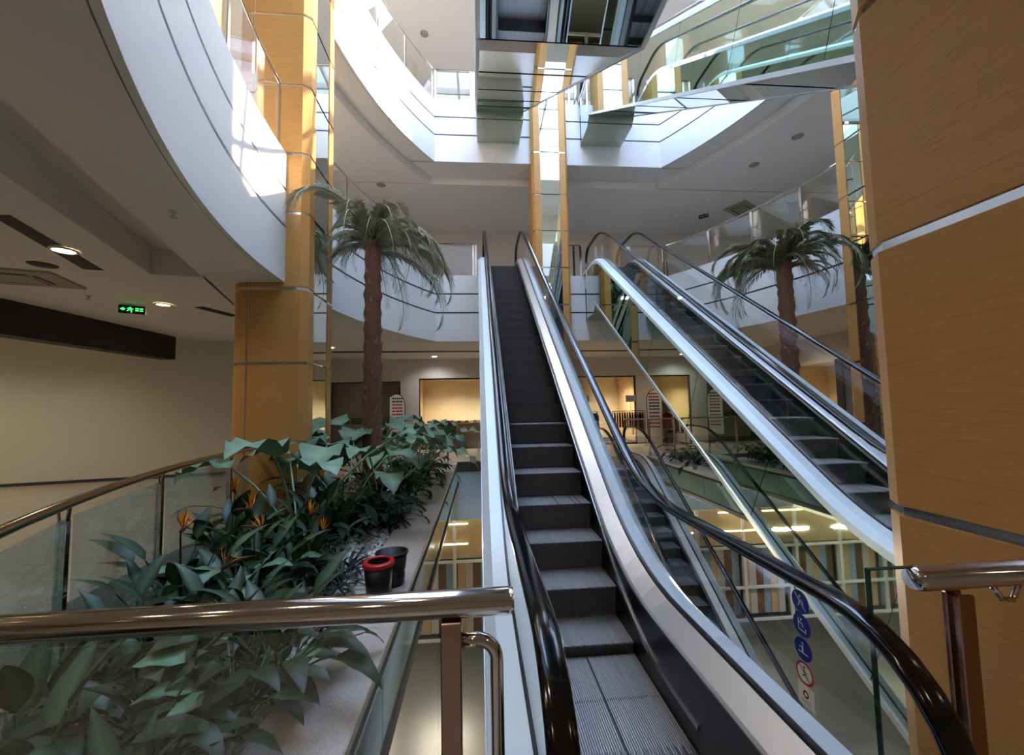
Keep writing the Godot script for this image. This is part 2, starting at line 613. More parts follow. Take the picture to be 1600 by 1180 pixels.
func polyline_at(pts: Array, s: float) -> Vector2:
	var left := s
	for i in pts.size() - 1:
		var d: float = pts[i].distance_to(pts[i + 1])
		if left <= d: return pts[i].lerp(pts[i + 1], left / maxf(d, 1e-6))
		left -= d
	return pts[pts.size() - 1]

func polyline_len(pts: Array) -> float:
	var l := 0.0
	for i in pts.size() - 1: l += pts[i].distance_to(pts[i + 1])
	return l

func balcony_rail(label: String, group: String, pts: Array, base: float, h: float, posts: Array, rail_r := 0.022) -> Node3D:
	var o := thing("glass_railing", label, "railing", group)
	var st := begin(true)
	tube(st, along(pts, base + h), rail_r, 8)
	part(o, "top_rail", st, M.steel)
	var total := polyline_len(pts)
	var marks := [0.0]
	for p in posts: marks.append(p * total)
	marks.append(total)
	for i in marks.size():
		var p := polyline_at(pts, marks[i])
		var t := (polyline_at(pts, minf(marks[i] + 0.1, total)) - polyline_at(pts, maxf(marks[i] - 0.1, 0.0))).normalized()
		st = begin()
		bevel_box(st, Vector3.ZERO, Vector3(0.065, h - rail_r, 0.018), 0.003)
		var q := part(o, "post", st, M.steel)
		q.position = Vector3(p.x, base + (h - rail_r) * 0.5, p.y)
		q.rotation.y = -t.angle()
	for i in marks.size() - 1:
		st = begin()
		var seg := [polyline_at(pts, marks[i] + 0.05), polyline_at(pts, marks[i + 1] - 0.05)]
		if polyline_len(seg) < 0.05: continue
		wall_strip(st, seg, base + 0.03, base + h - 0.06, 0.01, seg[0].x > SYM)
		part(o, "glass_panel", st, M.glass)
	return o

# ------------------------------------------------------------------ oak columns
const SEAMS := [0.1, 1.22, 2.36, 3.46, 4.6, 5.52, 6.6, 7.74, 8.85, 9.95, 11.05, 12.15, 13.25, 14.55]

func column(label: String, at: Vector3, turn: float, y0: float, y1: float) -> Node3D:
	# plan: a rounded box whose +z face carries a mirror strip between two oak boards; centred on the origin
	var o := thing("column", label, "column", "oak clad columns", at, turn)
	var hw := 0.54
	var back := -1.0
	var ys := [y0]
	for s in SEAMS:
		if s > y0 + 0.1 and s < y1 - 0.1: ys.append(s)
	ys.append(y1)
	var left := [Vector2(-0.285, 0.0), Vector2(-0.285, -0.05), Vector2(-0.45, -0.05)]
	for i in ys.size() - 1:
		var a: float = ys[i] + 0.022
		var b: float = ys[i + 1] - 0.022
		var group := [
			[Vector2(-0.285, 0.0), Vector2(-0.47, 0.0), Vector2(-hw, -0.10), Vector2(-hw + 0.03, -0.115), Vector2(-0.45, -0.03), Vector2(-0.285, -0.03)],
			[Vector2(0.285, 0.0), Vector2(0.47, 0.0), Vector2(hw, -0.10), Vector2(hw - 0.03, -0.115), Vector2(0.45, -0.03), Vector2(0.285, -0.03)],
			[Vector2(-hw, -0.10), Vector2(-hw, -0.815), Vector2(-hw + 0.03, -0.815), Vector2(-hw + 0.03, -0.115)],
			[Vector2(hw, -0.10), Vector2(hw, -0.815), Vector2(hw - 0.03, -0.815), Vector2(hw - 0.03, -0.115)],
		]
		for g in group:
			var st := begin()
			slab(st, g, a, b)
			part(o, "oak_panel", st, M.oak)
		for s in [-1.0, 1.0]:      # rounded corners at the back
			var pts := []
			for k in 9:
				var an := PI * 0.5 * k / 8.0
				pts.append(Vector2(s * (hw - 0.28 + 0.28 * cos(an)), -0.84 - 0.28 * sin(an)))
			for k in range(8, -1, -1):
				var an := PI * 0.5 * k / 8.0
				pts.append(Vector2(s * (hw - 0.28 + 0.25 * cos(an)), -0.84 - 0.25 * sin(an)))
			var st := begin()
			slab(st, pts, a, b)
			part(o, "oak_panel", st, M.oak)
		var sb := begin()
		slab(sb, [Vector2(-0.255, -1.09), Vector2(0.255, -1.09), Vector2(0.255, -1.12), Vector2(-0.255, -1.12)], a, b)
		part(o, "oak_panel", sb, M.oak)
		sb = begin()
		slab(sb, [Vector2(-0.28, -0.012), Vector2(0.28, -0.012), Vector2(0.28, -0.03), Vector2(-0.28, -0.03)], a, b)
		part(o, "mirror_panel", sb, M.mirror)
	var core := begin()
	var cp := [Vector2(-0.47, -0.012), Vector2(-hw + 0.012, -0.11), Vector2(-hw + 0.012, -0.84)]
	for k in 9:
		var an := PI * 0.5 * k / 8.0
		cp.append(Vector2(-(hw - 0.28 + 0.268 * cos(an)), -0.84 - 0.268 * sin(an)))
	for k in range(8, -1, -1):
		var an := PI * 0.5 * k / 8.0
		cp.append(Vector2(hw - 0.28 + 0.268 * cos(an), -0.84 - 0.268 * sin(an)))
	cp.append_array([Vector2(hw - 0.012, -0.84), Vector2(hw - 0.012, -0.11), Vector2(0.47, -0.012), Vector2(0.285, -0.012), Vector2(0.283, -0.04), Vector2(-0.283, -0.04), Vector2(-0.285, -0.012)])
	slab(core, cp, y0, y1)
	part(o, "metal_core", core, M.seam_metal)
	return o

# ------------------------------------------------------------------ plants
func lin(c: Color) -> Color:
	return c.srgb_to_linear()

func leaf_mesh(stalk: float, lean: float, blade: float, wide: float, droop: float, fold: float, wave: float, c: Color, rib: Color, stalk_r := 0.006, seg := 7) -> ArrayMesh:
	# grows from the origin up and towards +z; a stalk, then a folded blade that bends down
	var st := begin(true)
	var cs := lin(rib)
	st.set_color(cs)
	var p := Vector3.ZERO
	var ang := deg_to_rad(90.0 - lean * 0.35)
	var pts := [p]
	var ns := 4
	for i in ns:
		p += Vector3(0, sin(ang), cos(ang)) * stalk / ns
		pts.append(p)
		ang -= deg_to_rad(lean * 0.65) / ns
	if stalk > 0.02:
		tube(st, pts, stalk_r, 5)
	var prev_l := p; var prev_r := p; var prev_c := p
	var hue := rng.randf_range(-0.02, 0.02)
	for i in range(1, seg + 1):
		var f := float(i) / seg
		ang -= deg_to_rad(droop) / seg
		p += Vector3(0, sin(ang), cos(ang)) * blade / seg
		var w := wide * 0.5 * pow(sin(PI * pow(f, 0.64) * 0.985 + 0.03), 1.0)
		var up := Vector3(0, cos(ang), -sin(ang))
		var lift := w * fold
		var wv := wave * sin(i * 2.3 + stalk * 9.0) * w
		var l := p + Vector3(-w, 0, 0) + up * (lift + wv)
		var r := p + Vector3(w, 0, 0) + up * (lift - wv)
		if i == seg:
			l = p; r = p
		var c1 := lin(c.lightened(0.03 + hue * (i % 3)))
		var c2 := lin(c.darkened(0.10))
		st.set_color(c2); st.add_vertex(prev_l); st.set_color(cs); st.add_vertex(prev_c); st.set_color(cs); st.add_vertex(p)
		st.set_color(c2); st.add_vertex(prev_l); st.set_color(cs); st.add_vertex(p); st.set_color(c1); st.add_vertex(l)
		st.set_color(cs); st.add_vertex(prev_c); st.set_color(c2); st.add_vertex(prev_r); st.set_color(c1); st.add_vertex(r)
		st.set_color(cs); st.add_vertex(prev_c); st.set_color(c1); st.add_vertex(r); st.set_color(cs); st.add_vertex(p)
		prev_l = l; prev_r = r; prev_c = p
	return done(st)

var LEAF := {}

func make_leaves() -> void:
	var dark := Color(0.085, 0.130, 0.085)
	var mid := Color(0.15, 0.225, 0.135)
	var teal := Color(0.44, 0.58, 0.48)
	var pale := Color(0.34, 0.48, 0.36)
	LEAF.lily = []; LEAF.paddle = []; LEAF.banana = []; LEAF.strap = []; LEAF.shrub = []; LEAF.pale = []
	for i in 4:
		var k := i * 0.12
		LEAF.lily.append(leaf_mesh(0.20 + k, 46 + i * 8, 0.34, 0.135, 60, 0.28, 0.06, dark.lerp(mid, i * 0.2), mid))
		LEAF.paddle.append(leaf_mesh(0.34 + k, 16 + i * 6, 0.40, 0.125, 30, 0.34, 0.05, mid.lerp(dark, i * 0.3), pale.darkened(0.2)))
		LEAF.banana.append(leaf_mesh(1.18 + k * 0.9, 40 + i * 9, 0.78, 0.50, 84, 0.12, 0.26, teal.darkened(i * 0.07), Color(0.50, 0.62, 0.50), 0.014, 10))
		LEAF.strap.append(leaf_mesh(0.02, 20 + i * 14, 0.46, 0.036, 70, 0.3, 0.0, dark.lerp(mid, i * 0.25), dark))
		LEAF.shrub.append(leaf_mesh(0.10 + k, 30 + i * 16, 0.17, 0.075, 40, 0.25, 0.1, dark.lerp(mid, i * 0.3), mid, 0.004, 5))
		LEAF.pale.append(leaf_mesh(0.22 + k, 40 + i * 9, 0.34, 0.19, 50, 0.22, 0.08, pale, teal))

func plant(called: String, label: String, group: String, at: Vector3, mix: Array, size: float) -> Node3D:
	var o := thing(called, label, "plant", group, at, rng.randf() * TAU)
	for m in mix:      # [kind, count, lowest height, scale, tilt]
		for i in m[1]:
			var l := mesh_part(o, "leaf", LEAF[m[0]][rng.randi() % 4], M.leaf)
			var s: float = size * m[3] * rng.randf_range(0.8, 1.15)
			l.rotation = Vector3(rng.randf_range(-0.1, m[4]), i * TAU / m[1] + rng.randf_range(-0.35, 0.35), 0)
			l.scale = Vector3.ONE * s
			l.position = Vector3(rng.randf_range(-0.03, 0.03), m[2] * rng.randf(), rng.randf_range(-0.03, 0.03))
	return o

func flower_mesh(beak: bool) -> ArrayMesh:
	var st := begin(true)
	if beak:
		tube(st, [Vector3(0, 0, 0), Vector3(0, 0.03, 0.06), Vector3(0, 0.05, 0.14), Vector3(0, 0.055, 0.20)], [0.013, 0.016, 0.010, 0.002], 6)
	else:
		for i in 6:
			var a := deg_to_rad(18.0 + i * 17.0)
			var sd := (i % 2) * 0.02 - 0.01
			var tip := Vector3(sd * 2.4, 0.15 * sin(a) + 0.03, 0.13 * cos(a) + 0.02)
			var mid := tip * 0.5 + Vector3(0.0, 0.008, 0)
			for s in [-1.0, 1.0]:
				tri(st, Vector3(0, 0.015, 0.02), mid + Vector3(s * 0.013, 0, 0), mid)
				tri(st, mid, mid + Vector3(s * 0.013, 0, 0), tip)
	return done(st)

func add_flowers(o: Node3D, tips: Array) -> void:
	for t in tips:
		var st := begin(true)
		var top: Vector3 = t
		tube(st, [Vector3(0, 0, 0), Vector3(top.x * 0.3, top.y * 0.5, top.z * 0.3), top], [0.008, 0.007, 0.006], 6)
		var stem := part(o, "flower_stem", st, M.print_green)
		var turn := rng.randf() * TAU
		var b := mesh_part(stem, "bract", flower_mesh(true), M.bract_red)
		b.position = top; b.rotation.y = turn
		var p := mesh_part(stem, "petals", flower_mesh(false), M.petal_orange)
		p.position = top; p.rotation.y = turn

func frond_mesh(length: float, rise: float, droop: float, c0: Color, c1: Color) -> ArrayMesh:
	var st := begin(true)
	var p := Vector3.ZERO
	var ang := deg_to_rad(rise)
	var n := 34
	var pts := [p]
	var angs := [ang]
	for i in n:
		p += Vector3(0, sin(ang), cos(ang)) * length / n
		pts.append(p)
		ang -= deg_to_rad(droop) / n * (0.5 + 1.0 * i / n)
		angs.append(ang)
	st.set_color(lin(c0.lerp(Color(0.55, 0.5, 0.3), 0.5)))
	var rad := []
	for i in n + 1: rad.append(lerpf(0.016, 0.003, float(i) / n))
	tube(st, pts, rad, 5)
	for i in range(2, n + 1):
		var f := float(i) / n
		var ll: float = (0.10 + 0.22 * sin(PI * clampf(f * 0.85 + 0.12, 0.0, 1.0)))
		var fwd := Vector3(0, sin(angs[i]), cos(angs[i]))
		for side in [-1.0, 1.0]:
			for sub in 2:
				var q: Vector3 = pts[i] - fwd * (length / n * 0.5 * sub)
				var dir: Vector3 = (Vector3(side * (0.55 - 0.2 * f), 0.05, 0) + fwd * (0.75 + rng.randf_range(-0.12, 0.12))).normalized()
				var sag := Vector3(0, -ll * rng.randf_range(0.05, 0.40), 0)
				var midp: Vector3 = q + dir * ll * 0.5 + sag * 0.25
				var tip: Vector3 = q + dir * ll * 0.9 + sag
				var wv := Vector3(0, 0.013, 0) + fwd * 0.010
				var col := c0.lerp(c1, rng.randf())
				st.set_color(lin(col))
				tri(st, q, midp + wv, midp - wv)
				st.set_color(lin(col.lightened(0.08)))
				tri(st, midp + wv, tip, midp - wv)
	return done(st)

func palm(label: String, at: Vector3, height: float, lit: float, wall_side: float) -> void:
	var o := thing("palm_tree", label, "palm tree", "tall palms in the planters", at)
	var st := begin(true)
	var prof := []
	var n := 46
	for i in n + 1:
		var f := float(i) / n
		var r := lerpf(0.165, 0.125, f) + (0.022 if i % 3 == 0 else 0.0) + rng.randf_range(-0.006, 0.006)
		if f < 0.05: r += 0.02
		prof.append(Vector2(r, f * height))
	lathe(st, prof, Vector3.ZERO, 18)
	part(o, "trunk", st, M.bark)
	for i in 70:                          # husks that stand off the trunk
		var f := rng.randf_range(0.04, 0.92)
		var a := rng.randf() * TAU
		var r := lerpf(0.17, 0.13, f)
		var q := Vector3(cos(a), 0, sin(a))
		var sd := Vector3(-sin(a), 0, cos(a)) * rng.randf_range(0.02, 0.045)
		st = begin()
		var b := q * (r - 0.01) + Vector3(0, f * height, 0)
		var tp := q * (r + rng.randf_range(0.025, 0.06)) + Vector3(0, f * height + rng.randf_range(0.06, 0.12), 0)
		tri(st, b - sd, b + sd, tp)
		tri(st, b - sd + q * 0.012, tp, b + sd + q * 0.012)
		part(o, "husk", st, M.husk)
	var ca := Color(0.26, 0.27, 0.18).lightened(lit)  # lit lightens the frond colours in place of sunlight
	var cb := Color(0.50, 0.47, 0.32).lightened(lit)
	var kinds := []
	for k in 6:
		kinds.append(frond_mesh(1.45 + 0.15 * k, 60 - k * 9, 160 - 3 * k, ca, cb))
	var crown := Vector3(0, height - 0.06, 0)
	for i in 40:
		var k := i % 6
		var q := mesh_part(o, "frond", kinds[k], M.frond)
		q.position = crown + Vector3(0, rng.randf_range(-0.22, 0.02), 0)
		q.rotation = Vector3(rng.randf_range(-0.12, 0.12), i * 2.399 + rng.randf_range(-0.2, 0.2), rng.randf_range(-0.15, 0.15))
		q.scale = Vector3.ONE * rng.randf_range(0.92, 1.16)
		if sin(q.rotation.y) * wall_side > 0.35: q.scale *= 0.58      # kept short towards the column and the balcony
	if wall_side < 0.0:
		var q := mesh_part(o, "frond", kinds[1], M.frond)              # the long frond that hangs in front of the column
		q.position = crown
		q.rotation.y = atan2(-0.5, 0.87)
		q.scale = Vector3.ONE * 1.35

# ------------------------------------------------------------------ lamps
func downlight(at: Vector3, warm: bool, energy: float, label: String) -> void:
	var o := thing("ceiling_light", label, "light", "round ceiling lights", at)
	var st := begin(true)
	lathe(st, [Vector2(0.125, 0.0), Vector2(0.125, -0.012), Vector2(0.10, -0.018), Vector2(0.095, -0.004)], Vector3.ZERO, 24)
	part(o, "rim", st, M.frame_white)
	st = begin()
	lathe(st, [Vector2(0.0, -0.008), Vector2(0.096, -0.008)], Vector3.ZERO, 24)
	part(o, "lamp_disc", st, M.lamp_warm if warm else M.lamp_cool)
	if energy > 0.0:
		var l := SpotLight3D.new()
		l.name = "lamp_beam"
		o.add_child(l)
		l.position = Vector3(0, -0.03, 0)
		l.rotation.x = -PI / 2
		l.spot_angle = 75
		l.spot_angle_attenuation = 0.8
		l.spot_range = 20
		l.spot_attenuation = 2
		l.light_color = Color(1.0, 0.94, 0.86) if warm else Color(0.97, 0.98, 1.0)
		l.light_energy = energy
		l.light_size = 0.1
		l.shadow_enabled = true

func exit_sign(at: Vector3, turn: float, label: String, lit: bool) -> void:
	var o := thing("exit_sign", label, "sign", "", at, turn)
	var st := begin()
	bevel_box(st, Vector3(0, -0.10, 0), Vector3(0.34, 0.14, 0.03), 0.004)
	part(o, "sign_board", st, M.black_metal)
	st = begin()
	box(st, Vector3(0.18, -0.10, 0), Vector3(0.02, 0.14, 0.034))
	part(o, "end_cap", st, M.frame_white)
	st = begin()
	box(st, Vector3(0, -0.015, 0), Vector3(0.05, 0.03, 0.02))
	part(o, "bracket", st, M.frame_white)
	st = begin()
	var z := 0.017
	# arrow, running figure, doorway lines
	tri(st, Vector3(-0.15, -0.10, z), Vector3(-0.105, -0.07, z), Vector3(-0.105, -0.13, z))
	span_box(st, Vector3(-0.105, -0.112, z - 0.001), Vector3(-0.085, -0.088, z))
	lathe(st, [Vector2(0.0, 0.0), Vector2(0.010, 0.0)], Vector3(-0.02, -0.055, z), 8)
	for b in [[-0.02, -0.07, -0.03, -0.10], [-0.03, -0.10, -0.055, -0.125], [-0.03, -0.10, -0.005, -0.12], [-0.005, -0.12, -0.005, -0.145], [-0.02, -0.075, -0.05, -0.085], [-0.02, -0.075, 0.01, -0.095]]:
		limb(st, Vector2(b[0], b[1]), Vector2(b[2], b[3]), 0.007, z)
	for r in 2:
		for k in 2:
			span_box(st, Vector3(0.045 + k * 0.055, -0.088 - r * 0.035, z - 0.001), Vector3(0.088 + k * 0.055, -0.070 - r * 0.035, z))
	part(o, "pictogram", st, M.exit_green if lit else M.print_grey)

func limb(st: SurfaceTool, a: Vector2, b: Vector2, r: float, z: float) -> void:
	var t := (b - a).normalized() * r
	var n := Vector2(-t.y, t.x)
	var q := [a - t + n, b + t + n, b + t - n, a - t - n]
	quad(st, Vector3(q[0].x, q[0].y, z), Vector3(q[1].x, q[1].y, z), Vector3(q[2].x, q[2].y, z), Vector3(q[3].x, q[3].y, z))

func disc(st: SurfaceTool, c: Vector2, r: float, z: float, n := 28, r0 := 0.0) -> void:
	for k in n:
		var a := TAU * k / n
		var b := TAU * (k + 1) / n
		quad(st, Vector3(c.x + cos(a) * r0, c.y + sin(a) * r0, z), Vector3(c.x + cos(a) * r, c.y + sin(a) * r, z), Vector3(c.x + cos(b) * r, c.y + sin(b) * r, z), Vector3(c.x + cos(b) * r0, c.y + sin(b) * r0, z))

# ------------------------------------------------------------------ the scene
func _ready() -> void:
	rng.seed = 4711
	var cam := Camera3D.new()
	cam.name = "camera"
	add_child(cam)
	cam.position = Vector3(-0.672, 1.701, 3.112)
	cam.rotation_degrees = Vector3(3.774, -4.629, -1.138)
	cam.fov = 86.04
	cam.near = 0.05
	cam.far = 300.0
	cam.current = true
	var we := WorldEnvironment.new()
	we.name = "environment"
	add_child(we)
	var env := Environment.new()
	we.environment = env
	env.background_mode = Environment.BG_SKY
	var sky := Sky.new()
	var sm := ProceduralSkyMaterial.new()
	sm.sky_top_color = Color(0.58, 0.67, 0.82)
	sm.sky_horizon_color = Color(0.90, 0.92, 0.94)
	sm.ground_bottom_color = Color(0.35, 0.33, 0.30)
	sm.ground_horizon_color = Color(0.70, 0.72, 0.74)
	sm.sky_energy_multiplier = 1.0
	sky.sky_material = sm
	env.sky = sky
	env.background_energy_multiplier = 12.0
	env.tonemap_mode = Environment.TONE_MAPPER_LINEAR
	env.tonemap_exposure = 1.85
	env.sdfgi_enabled = true
	env.ssao_enabled = true
	env.ssil_enabled = true
	var sun := DirectionalLight3D.new()
	sun.name = "sun"
	add_child(sun)
	sun.look_at_from_position(Vector3(10, 11.54, -1.5), Vector3.ZERO)
	sun.light_color = Color(1.0, 0.95, 0.86)
	sun.light_energy = 4.5
	sun.light_angular_distance = 0.5
	sun.shadow_enabled = true

	make_materials()
	make_leaves()
	build_shell()
	build_escalators()
	build_columns()
	build_rails()
	build_planters()
	build_ceiling_fittings()
	build_shops()
	build_basement()

func build_shell() -> void:
	# --- ground floor around the opening
	var fl := setting("floor", "beige tiled walkway floor beside the planter", "floor")
	var st := begin()
	var pts := edge_points(false, 2.6, -8.6, 0.42)
	pts.append_array([Vector2(-14, -9.3), Vector2(-14, 2.6)])
	slab(st, pts, -0.30, -0.012)
	slab(st, [Vector2(-14, 2.6), Vector2(14, 2.6), Vector2(14, 7), Vector2(-14, 7)], -0.30, -0.012)
	slab(st, [Vector2(-14, EDGE_Z - 0.7), Vector2(14, EDGE_Z - 0.7), Vector2(14, -18), Vector2(-14, -18)], -0.30, -0.012)
	slab(st, [Vector2(0.68, 1.9), Vector2(2.48, 1.9), Vector2(2.48, 2.6), Vector2(0.68, 2.6)], -0.30, -0.012)
	slab(st, [Vector2(-2.4, 1.9), Vector2(-0.68, 1.9), Vector2(-0.68, 2.6), Vector2(-2.4, 2.6)], -0.30, -0.012)
	slab(st, [Vector2(3.82, 1.9), Vector2(5.6, 1.9), Vector2(5.6, 2.6), Vector2(3.82, 2.6)], -0.30, -0.012)
	pts = edge_points(true, 2.6, -8.6, 0.42)
	pts.append_array([Vector2(14, -9.3), Vector2(14, 2.6)])
	slab(st, pts, -0.30, -0.012)
	part(fl, "grout_bed", st, M.grout)
	var tile := begin()
	bevel_box(tile, Vector3.ZERO, Vector3(1.19, 0.02, 1.19), 0.002)
	var tm := done(tile)
	for ix in 9:                                       # walkway tiles on the left
		for iz in 9:
			var c := Vector2(-13.4 + ix * 1.2, -8.6 + iz * 1.2)
			if c.x + 0.6 < arc_x(clampf(c.y, -8.5, 2.5), 0.42) - 0.05:
				mesh_part(fl, "tile", tm, M.floor_tile).position = Vector3(c.x, -0.01, c.y)
	st = begin()
	slab(st, [Vector2(-14, 2.62), Vector2(14, 2.62), Vector2(14, 7), Vector2(-14, 7)], -0.012, 0.0)
	part(fl, "near_paving", st, M.floor_tile)
	for ix in 16:                                      # far walkway
		for iz in 3:
			mesh_part(fl, "tile", tm, M.floor_tile).position = Vector3(-7.4 + ix * 1.2, -0.01, -9.95 - iz * 1.2)
	# --- upper floors: slabs, ceilings under them, fascias along the atrium
	for lv in [[L1, CEIL0, CEIL0], [L2, 8.95, CEIL1]]:
		var top: float = lv[0]
		var low: float = lv[1]
		var first: bool = top == L1
		var cl := setting("ceiling", "painted plaster ceiling below the %s balcony floor" % ("first" if first else "second"), "ceiling")
		for right in [false, true]:
			var sgn := 14.0 if right else -14.0
			st = begin()
			if first and not right:
				left_ceiling(cl)
				pts = edge_points(right, 2.6, EDGE_Z, 0.06)
				pts.append_array([Vector2(sgn, EDGE_Z), Vector2(sgn, 2.6)])
				slab(st, pts, low + 0.36, top)
			else:
				pts = edge_points(right, 2.6, EDGE_Z, 0.06)
				pts.append_array([Vector2(sgn, EDGE_Z), Vector2(sgn, 2.6)])
				slab(st, pts, low, top)
			part(cl, "side_slab", st, M.ceiling_paint)
			if not first:
				st = begin()
				pts = edge_points(right, 2.6, EDGE_Z - 0.75, 0.62)
				pts.append_array([Vector2(sgn, EDGE_Z - 0.75), Vector2(sgn, 2.6)])
				slab(st, pts, CEIL1 - 0.06, low)
				part(cl, "dropped_ceiling", st, M.ceiling_paint)
		st = begin()
		slab(st, [Vector2(-14, EDGE_Z - 0.06), Vector2(14, EDGE_Z - 0.06), Vector2(14, -18), Vector2(-14, -18)], low, top)
		part(cl, "far_slab", st, M.ceiling_paint)
		if not first:
			st = begin()
			slab(st, [Vector2(-14, EDGE_Z - 0.8), Vector2(14, EDGE_Z - 0.8), Vector2(14, -18), Vector2(-14, -18)], CEIL1 - 0.06, low)
			part(cl, "dropped_ceiling", st, M.ceiling_paint)
		st = begin()
		slab(st, [Vector2(-14, 2.6), Vector2(14, 2.6), Vector2(14, 7), Vector2(-14, 7)], low, top)
		part(cl, "near_slab", st, M.ceiling_paint)
		var gf := setting("floor", "pale stone floor of the %s gallery" % ("first" if first else "second"), "floor")
		for right in [false, true]:
			st = begin()
			pts = edge_points(right, 2.6, EDGE_Z, 0.10)
			pts.append_array([Vector2(14.0 if right else -14.0, EDGE_Z), Vector2(14.0 if right else -14.0, 2.6)])
			slab(st, pts, top, top + 0.012)
			part(gf, "stone", st, M.gallery_floor)
		for z in [[EDGE_Z - 0.1, -13.0], [7.0, 2.6]]:
			st = begin()
			slab(st, [Vector2(-14, z[0]), Vector2(14, z[0]), Vector2(14, z[1]), Vector2(-14, z[1])], top, top + 0.012)
			part(gf, "stone", st, M.gallery_floor)
		var tr := setting("trim_1" if first else "trim_2", "white three board fascia around the %s balcony" % ("first" if first else "second"), "trim")
		var corner := arc_x(EDGE_Z)
		for right in [false, true]:
			pts = edge_points(right, 2.6, EDGE_Z, 0.0, 0.28)
			fascia(tr, pts, low, top + 0.1, right)
		fascia(tr, [Vector2(corner, EDGE_Z), Vector2(2 * SYM - corner, EDGE_Z)], low, top + 0.1, false)
	# --- walls
	var wl := setting("wall_left", "plain cream wall at the end of the walkway", "wall")
	st = begin()
	slab(st, [Vector2(-13.5, -7.1), Vector2(-6.5, -8.5), Vector2(-6.5, -8.8), Vector2(-13.5, -7.4)], 0, CEIL0)
	part(wl, "wall_face", st, M.wall_paint)
	st = begin()
	slab(st, [Vector2(-6.5, -8.5), Vector2(-7.0, -13.0), Vector2(-7.2, -13.0), Vector2(-6.7, -8.5)], 0, CEIL0)
	part(wl, "return_face", st, M.wall_paint)
	st = begin()
	slab(st, [Vector2(-13.5, -7.08), Vector2(-6.5, -8.48), Vector2(-6.5, -8.5), Vector2(-13.5, -7.1)], 0, 0.07)
	part(wl, "skirting", st, M.groove)
	var ws := setting("wall_outer", "outer walls of the upper galleries", "wall")
	for y in [[LB, 0.0], [0.0, CEIL0], [L1, 8.75], [L2, ROOF]]:
		for x in [-14.2, 14.0]:
			st = begin()
			span_box(st, Vector3(x, y[0], 7.0), Vector3(x + 0.2, y[1], -18.0))
			part(ws, "wall_face", st, M.wall_paint)
		st = begin()
		span_box(st, Vector3(-14, y[0], -18.2), Vector3(14, y[1], -18.0))
		part(ws, "wall_face", st, M.wall_paint)
		st = begin()
		span_box(st, Vector3(-14, y[0], 7.0), Vector3(14, y[1], 7.2))
		part(ws, "wall_face", st, M.wall_paint)
	for y in [[L1, 8.69], [L2, ROOF]]:
		st = begin()
		span_box(st, Vector3(-14, y[0], -13.2), Vector3(14, y[1], -13.0))
		part(ws, "gallery_wall", st, M.pier_paint)
	# --- roof with its skylight
	var rf := setting("ceiling", "white roof ceiling around the glazed skylight", "ceiling")
	for right in [false, true]:
		var sgn := 14.2 if right else -14.2
		st = begin()
		pts = edge_points(right, 2.6, EDGE_Z, 0.0)
		pts.append_array([Vector2(sgn, EDGE_Z), Vector2(sgn, 2.6)])
		slab(st, pts, ROOF, 15.6)
		part(rf, "side_slab", st, M.ceiling_paint)
	for z in [[EDGE_Z, -18.2], [7.2, 2.6]]:
		st = begin()
		slab(st, [Vector2(-14.2, z[0]), Vector2(14.2, z[0]), Vector2(14.2, z[1]), Vector2(-14.2, z[1])], ROOF, 15.6)
		part(rf, "end_slab", st, M.ceiling_paint)
	var sk := setting("window_1", "glazed skylight with white steel bars over the atrium", "skylight")
	for i in 9:
		st = begin()
		var z := 2.4 - i * 1.35
		span_box(st, Vector3(-3.6, 15.6, z - 0.05), Vector3(6.75, 15.85, z + 0.05))
		part(sk, "bar", st, M.frame_white)
	for i in 6:
		st = begin()
		var x := -3.4 + i * 2.0
		span_box(st, Vector3(x - 0.05, 15.6, 2.5), Vector3(x + 0.05, 15.8, -8.6))
		part(sk, "bar", st, M.frame_white)
	var rb := setting("added_sun_block", "unseen block added on the roof to shade one half of the skylight", "wall")
	st = begin()
	span_box(st, Vector3(7.2, 15.6, 7.0), Vector3(13.5, 23.0, -2.9))  # unseen block, added to keep the sun off the near balcony
	part(rb, "wall_face", st, M.wall_paint)

func left_ceiling(cl: Node3D) -> void:
	# the plaster layer of the left ceiling leaves a long recess open
	var lx := func(z: float) -> float: return -4.253 + 0.314 * z
	var y0 := CEIL0
	var y1 := CEIL0 + 0.36
	var zn := 1.6
	var zf := -2.62
	var parts := [
		[Vector2(-14, 2.6), Vector2(lx.call(2.6), 2.6), Vector2(lx.call(EDGE_Z), EDGE_Z), Vector2(-14, EDGE_Z)],
		[Vector2(lx.call(2.6), 2.6), Vector2(lx.call(2.6) + 0.62, 2.6), Vector2(lx.call(zn) + 0.62, zn), Vector2(lx.call(zn), zn)],
		[Vector2(lx.call(zf), zf), Vector2(lx.call(zf) + 0.62, zf - 0.12), Vector2(lx.call(EDGE_Z) + 0.62, EDGE_Z), Vector2(lx.call(EDGE_Z), EDGE_Z)],
	]
	var r := [Vector2(lx.call(2.6) + 0.62, 2.6), Vector2(lx.call(EDGE_Z) + 0.62, EDGE_Z)]
	var e := edge_points(false, EDGE_Z, 2.6, 0.06)
	r.append_array(e)
	parts.append(r)
	for p in parts:
		var st := begin()
		slab(st, p, y0, y1)
		part(cl, "plaster_board", st, M.ceiling_paint)

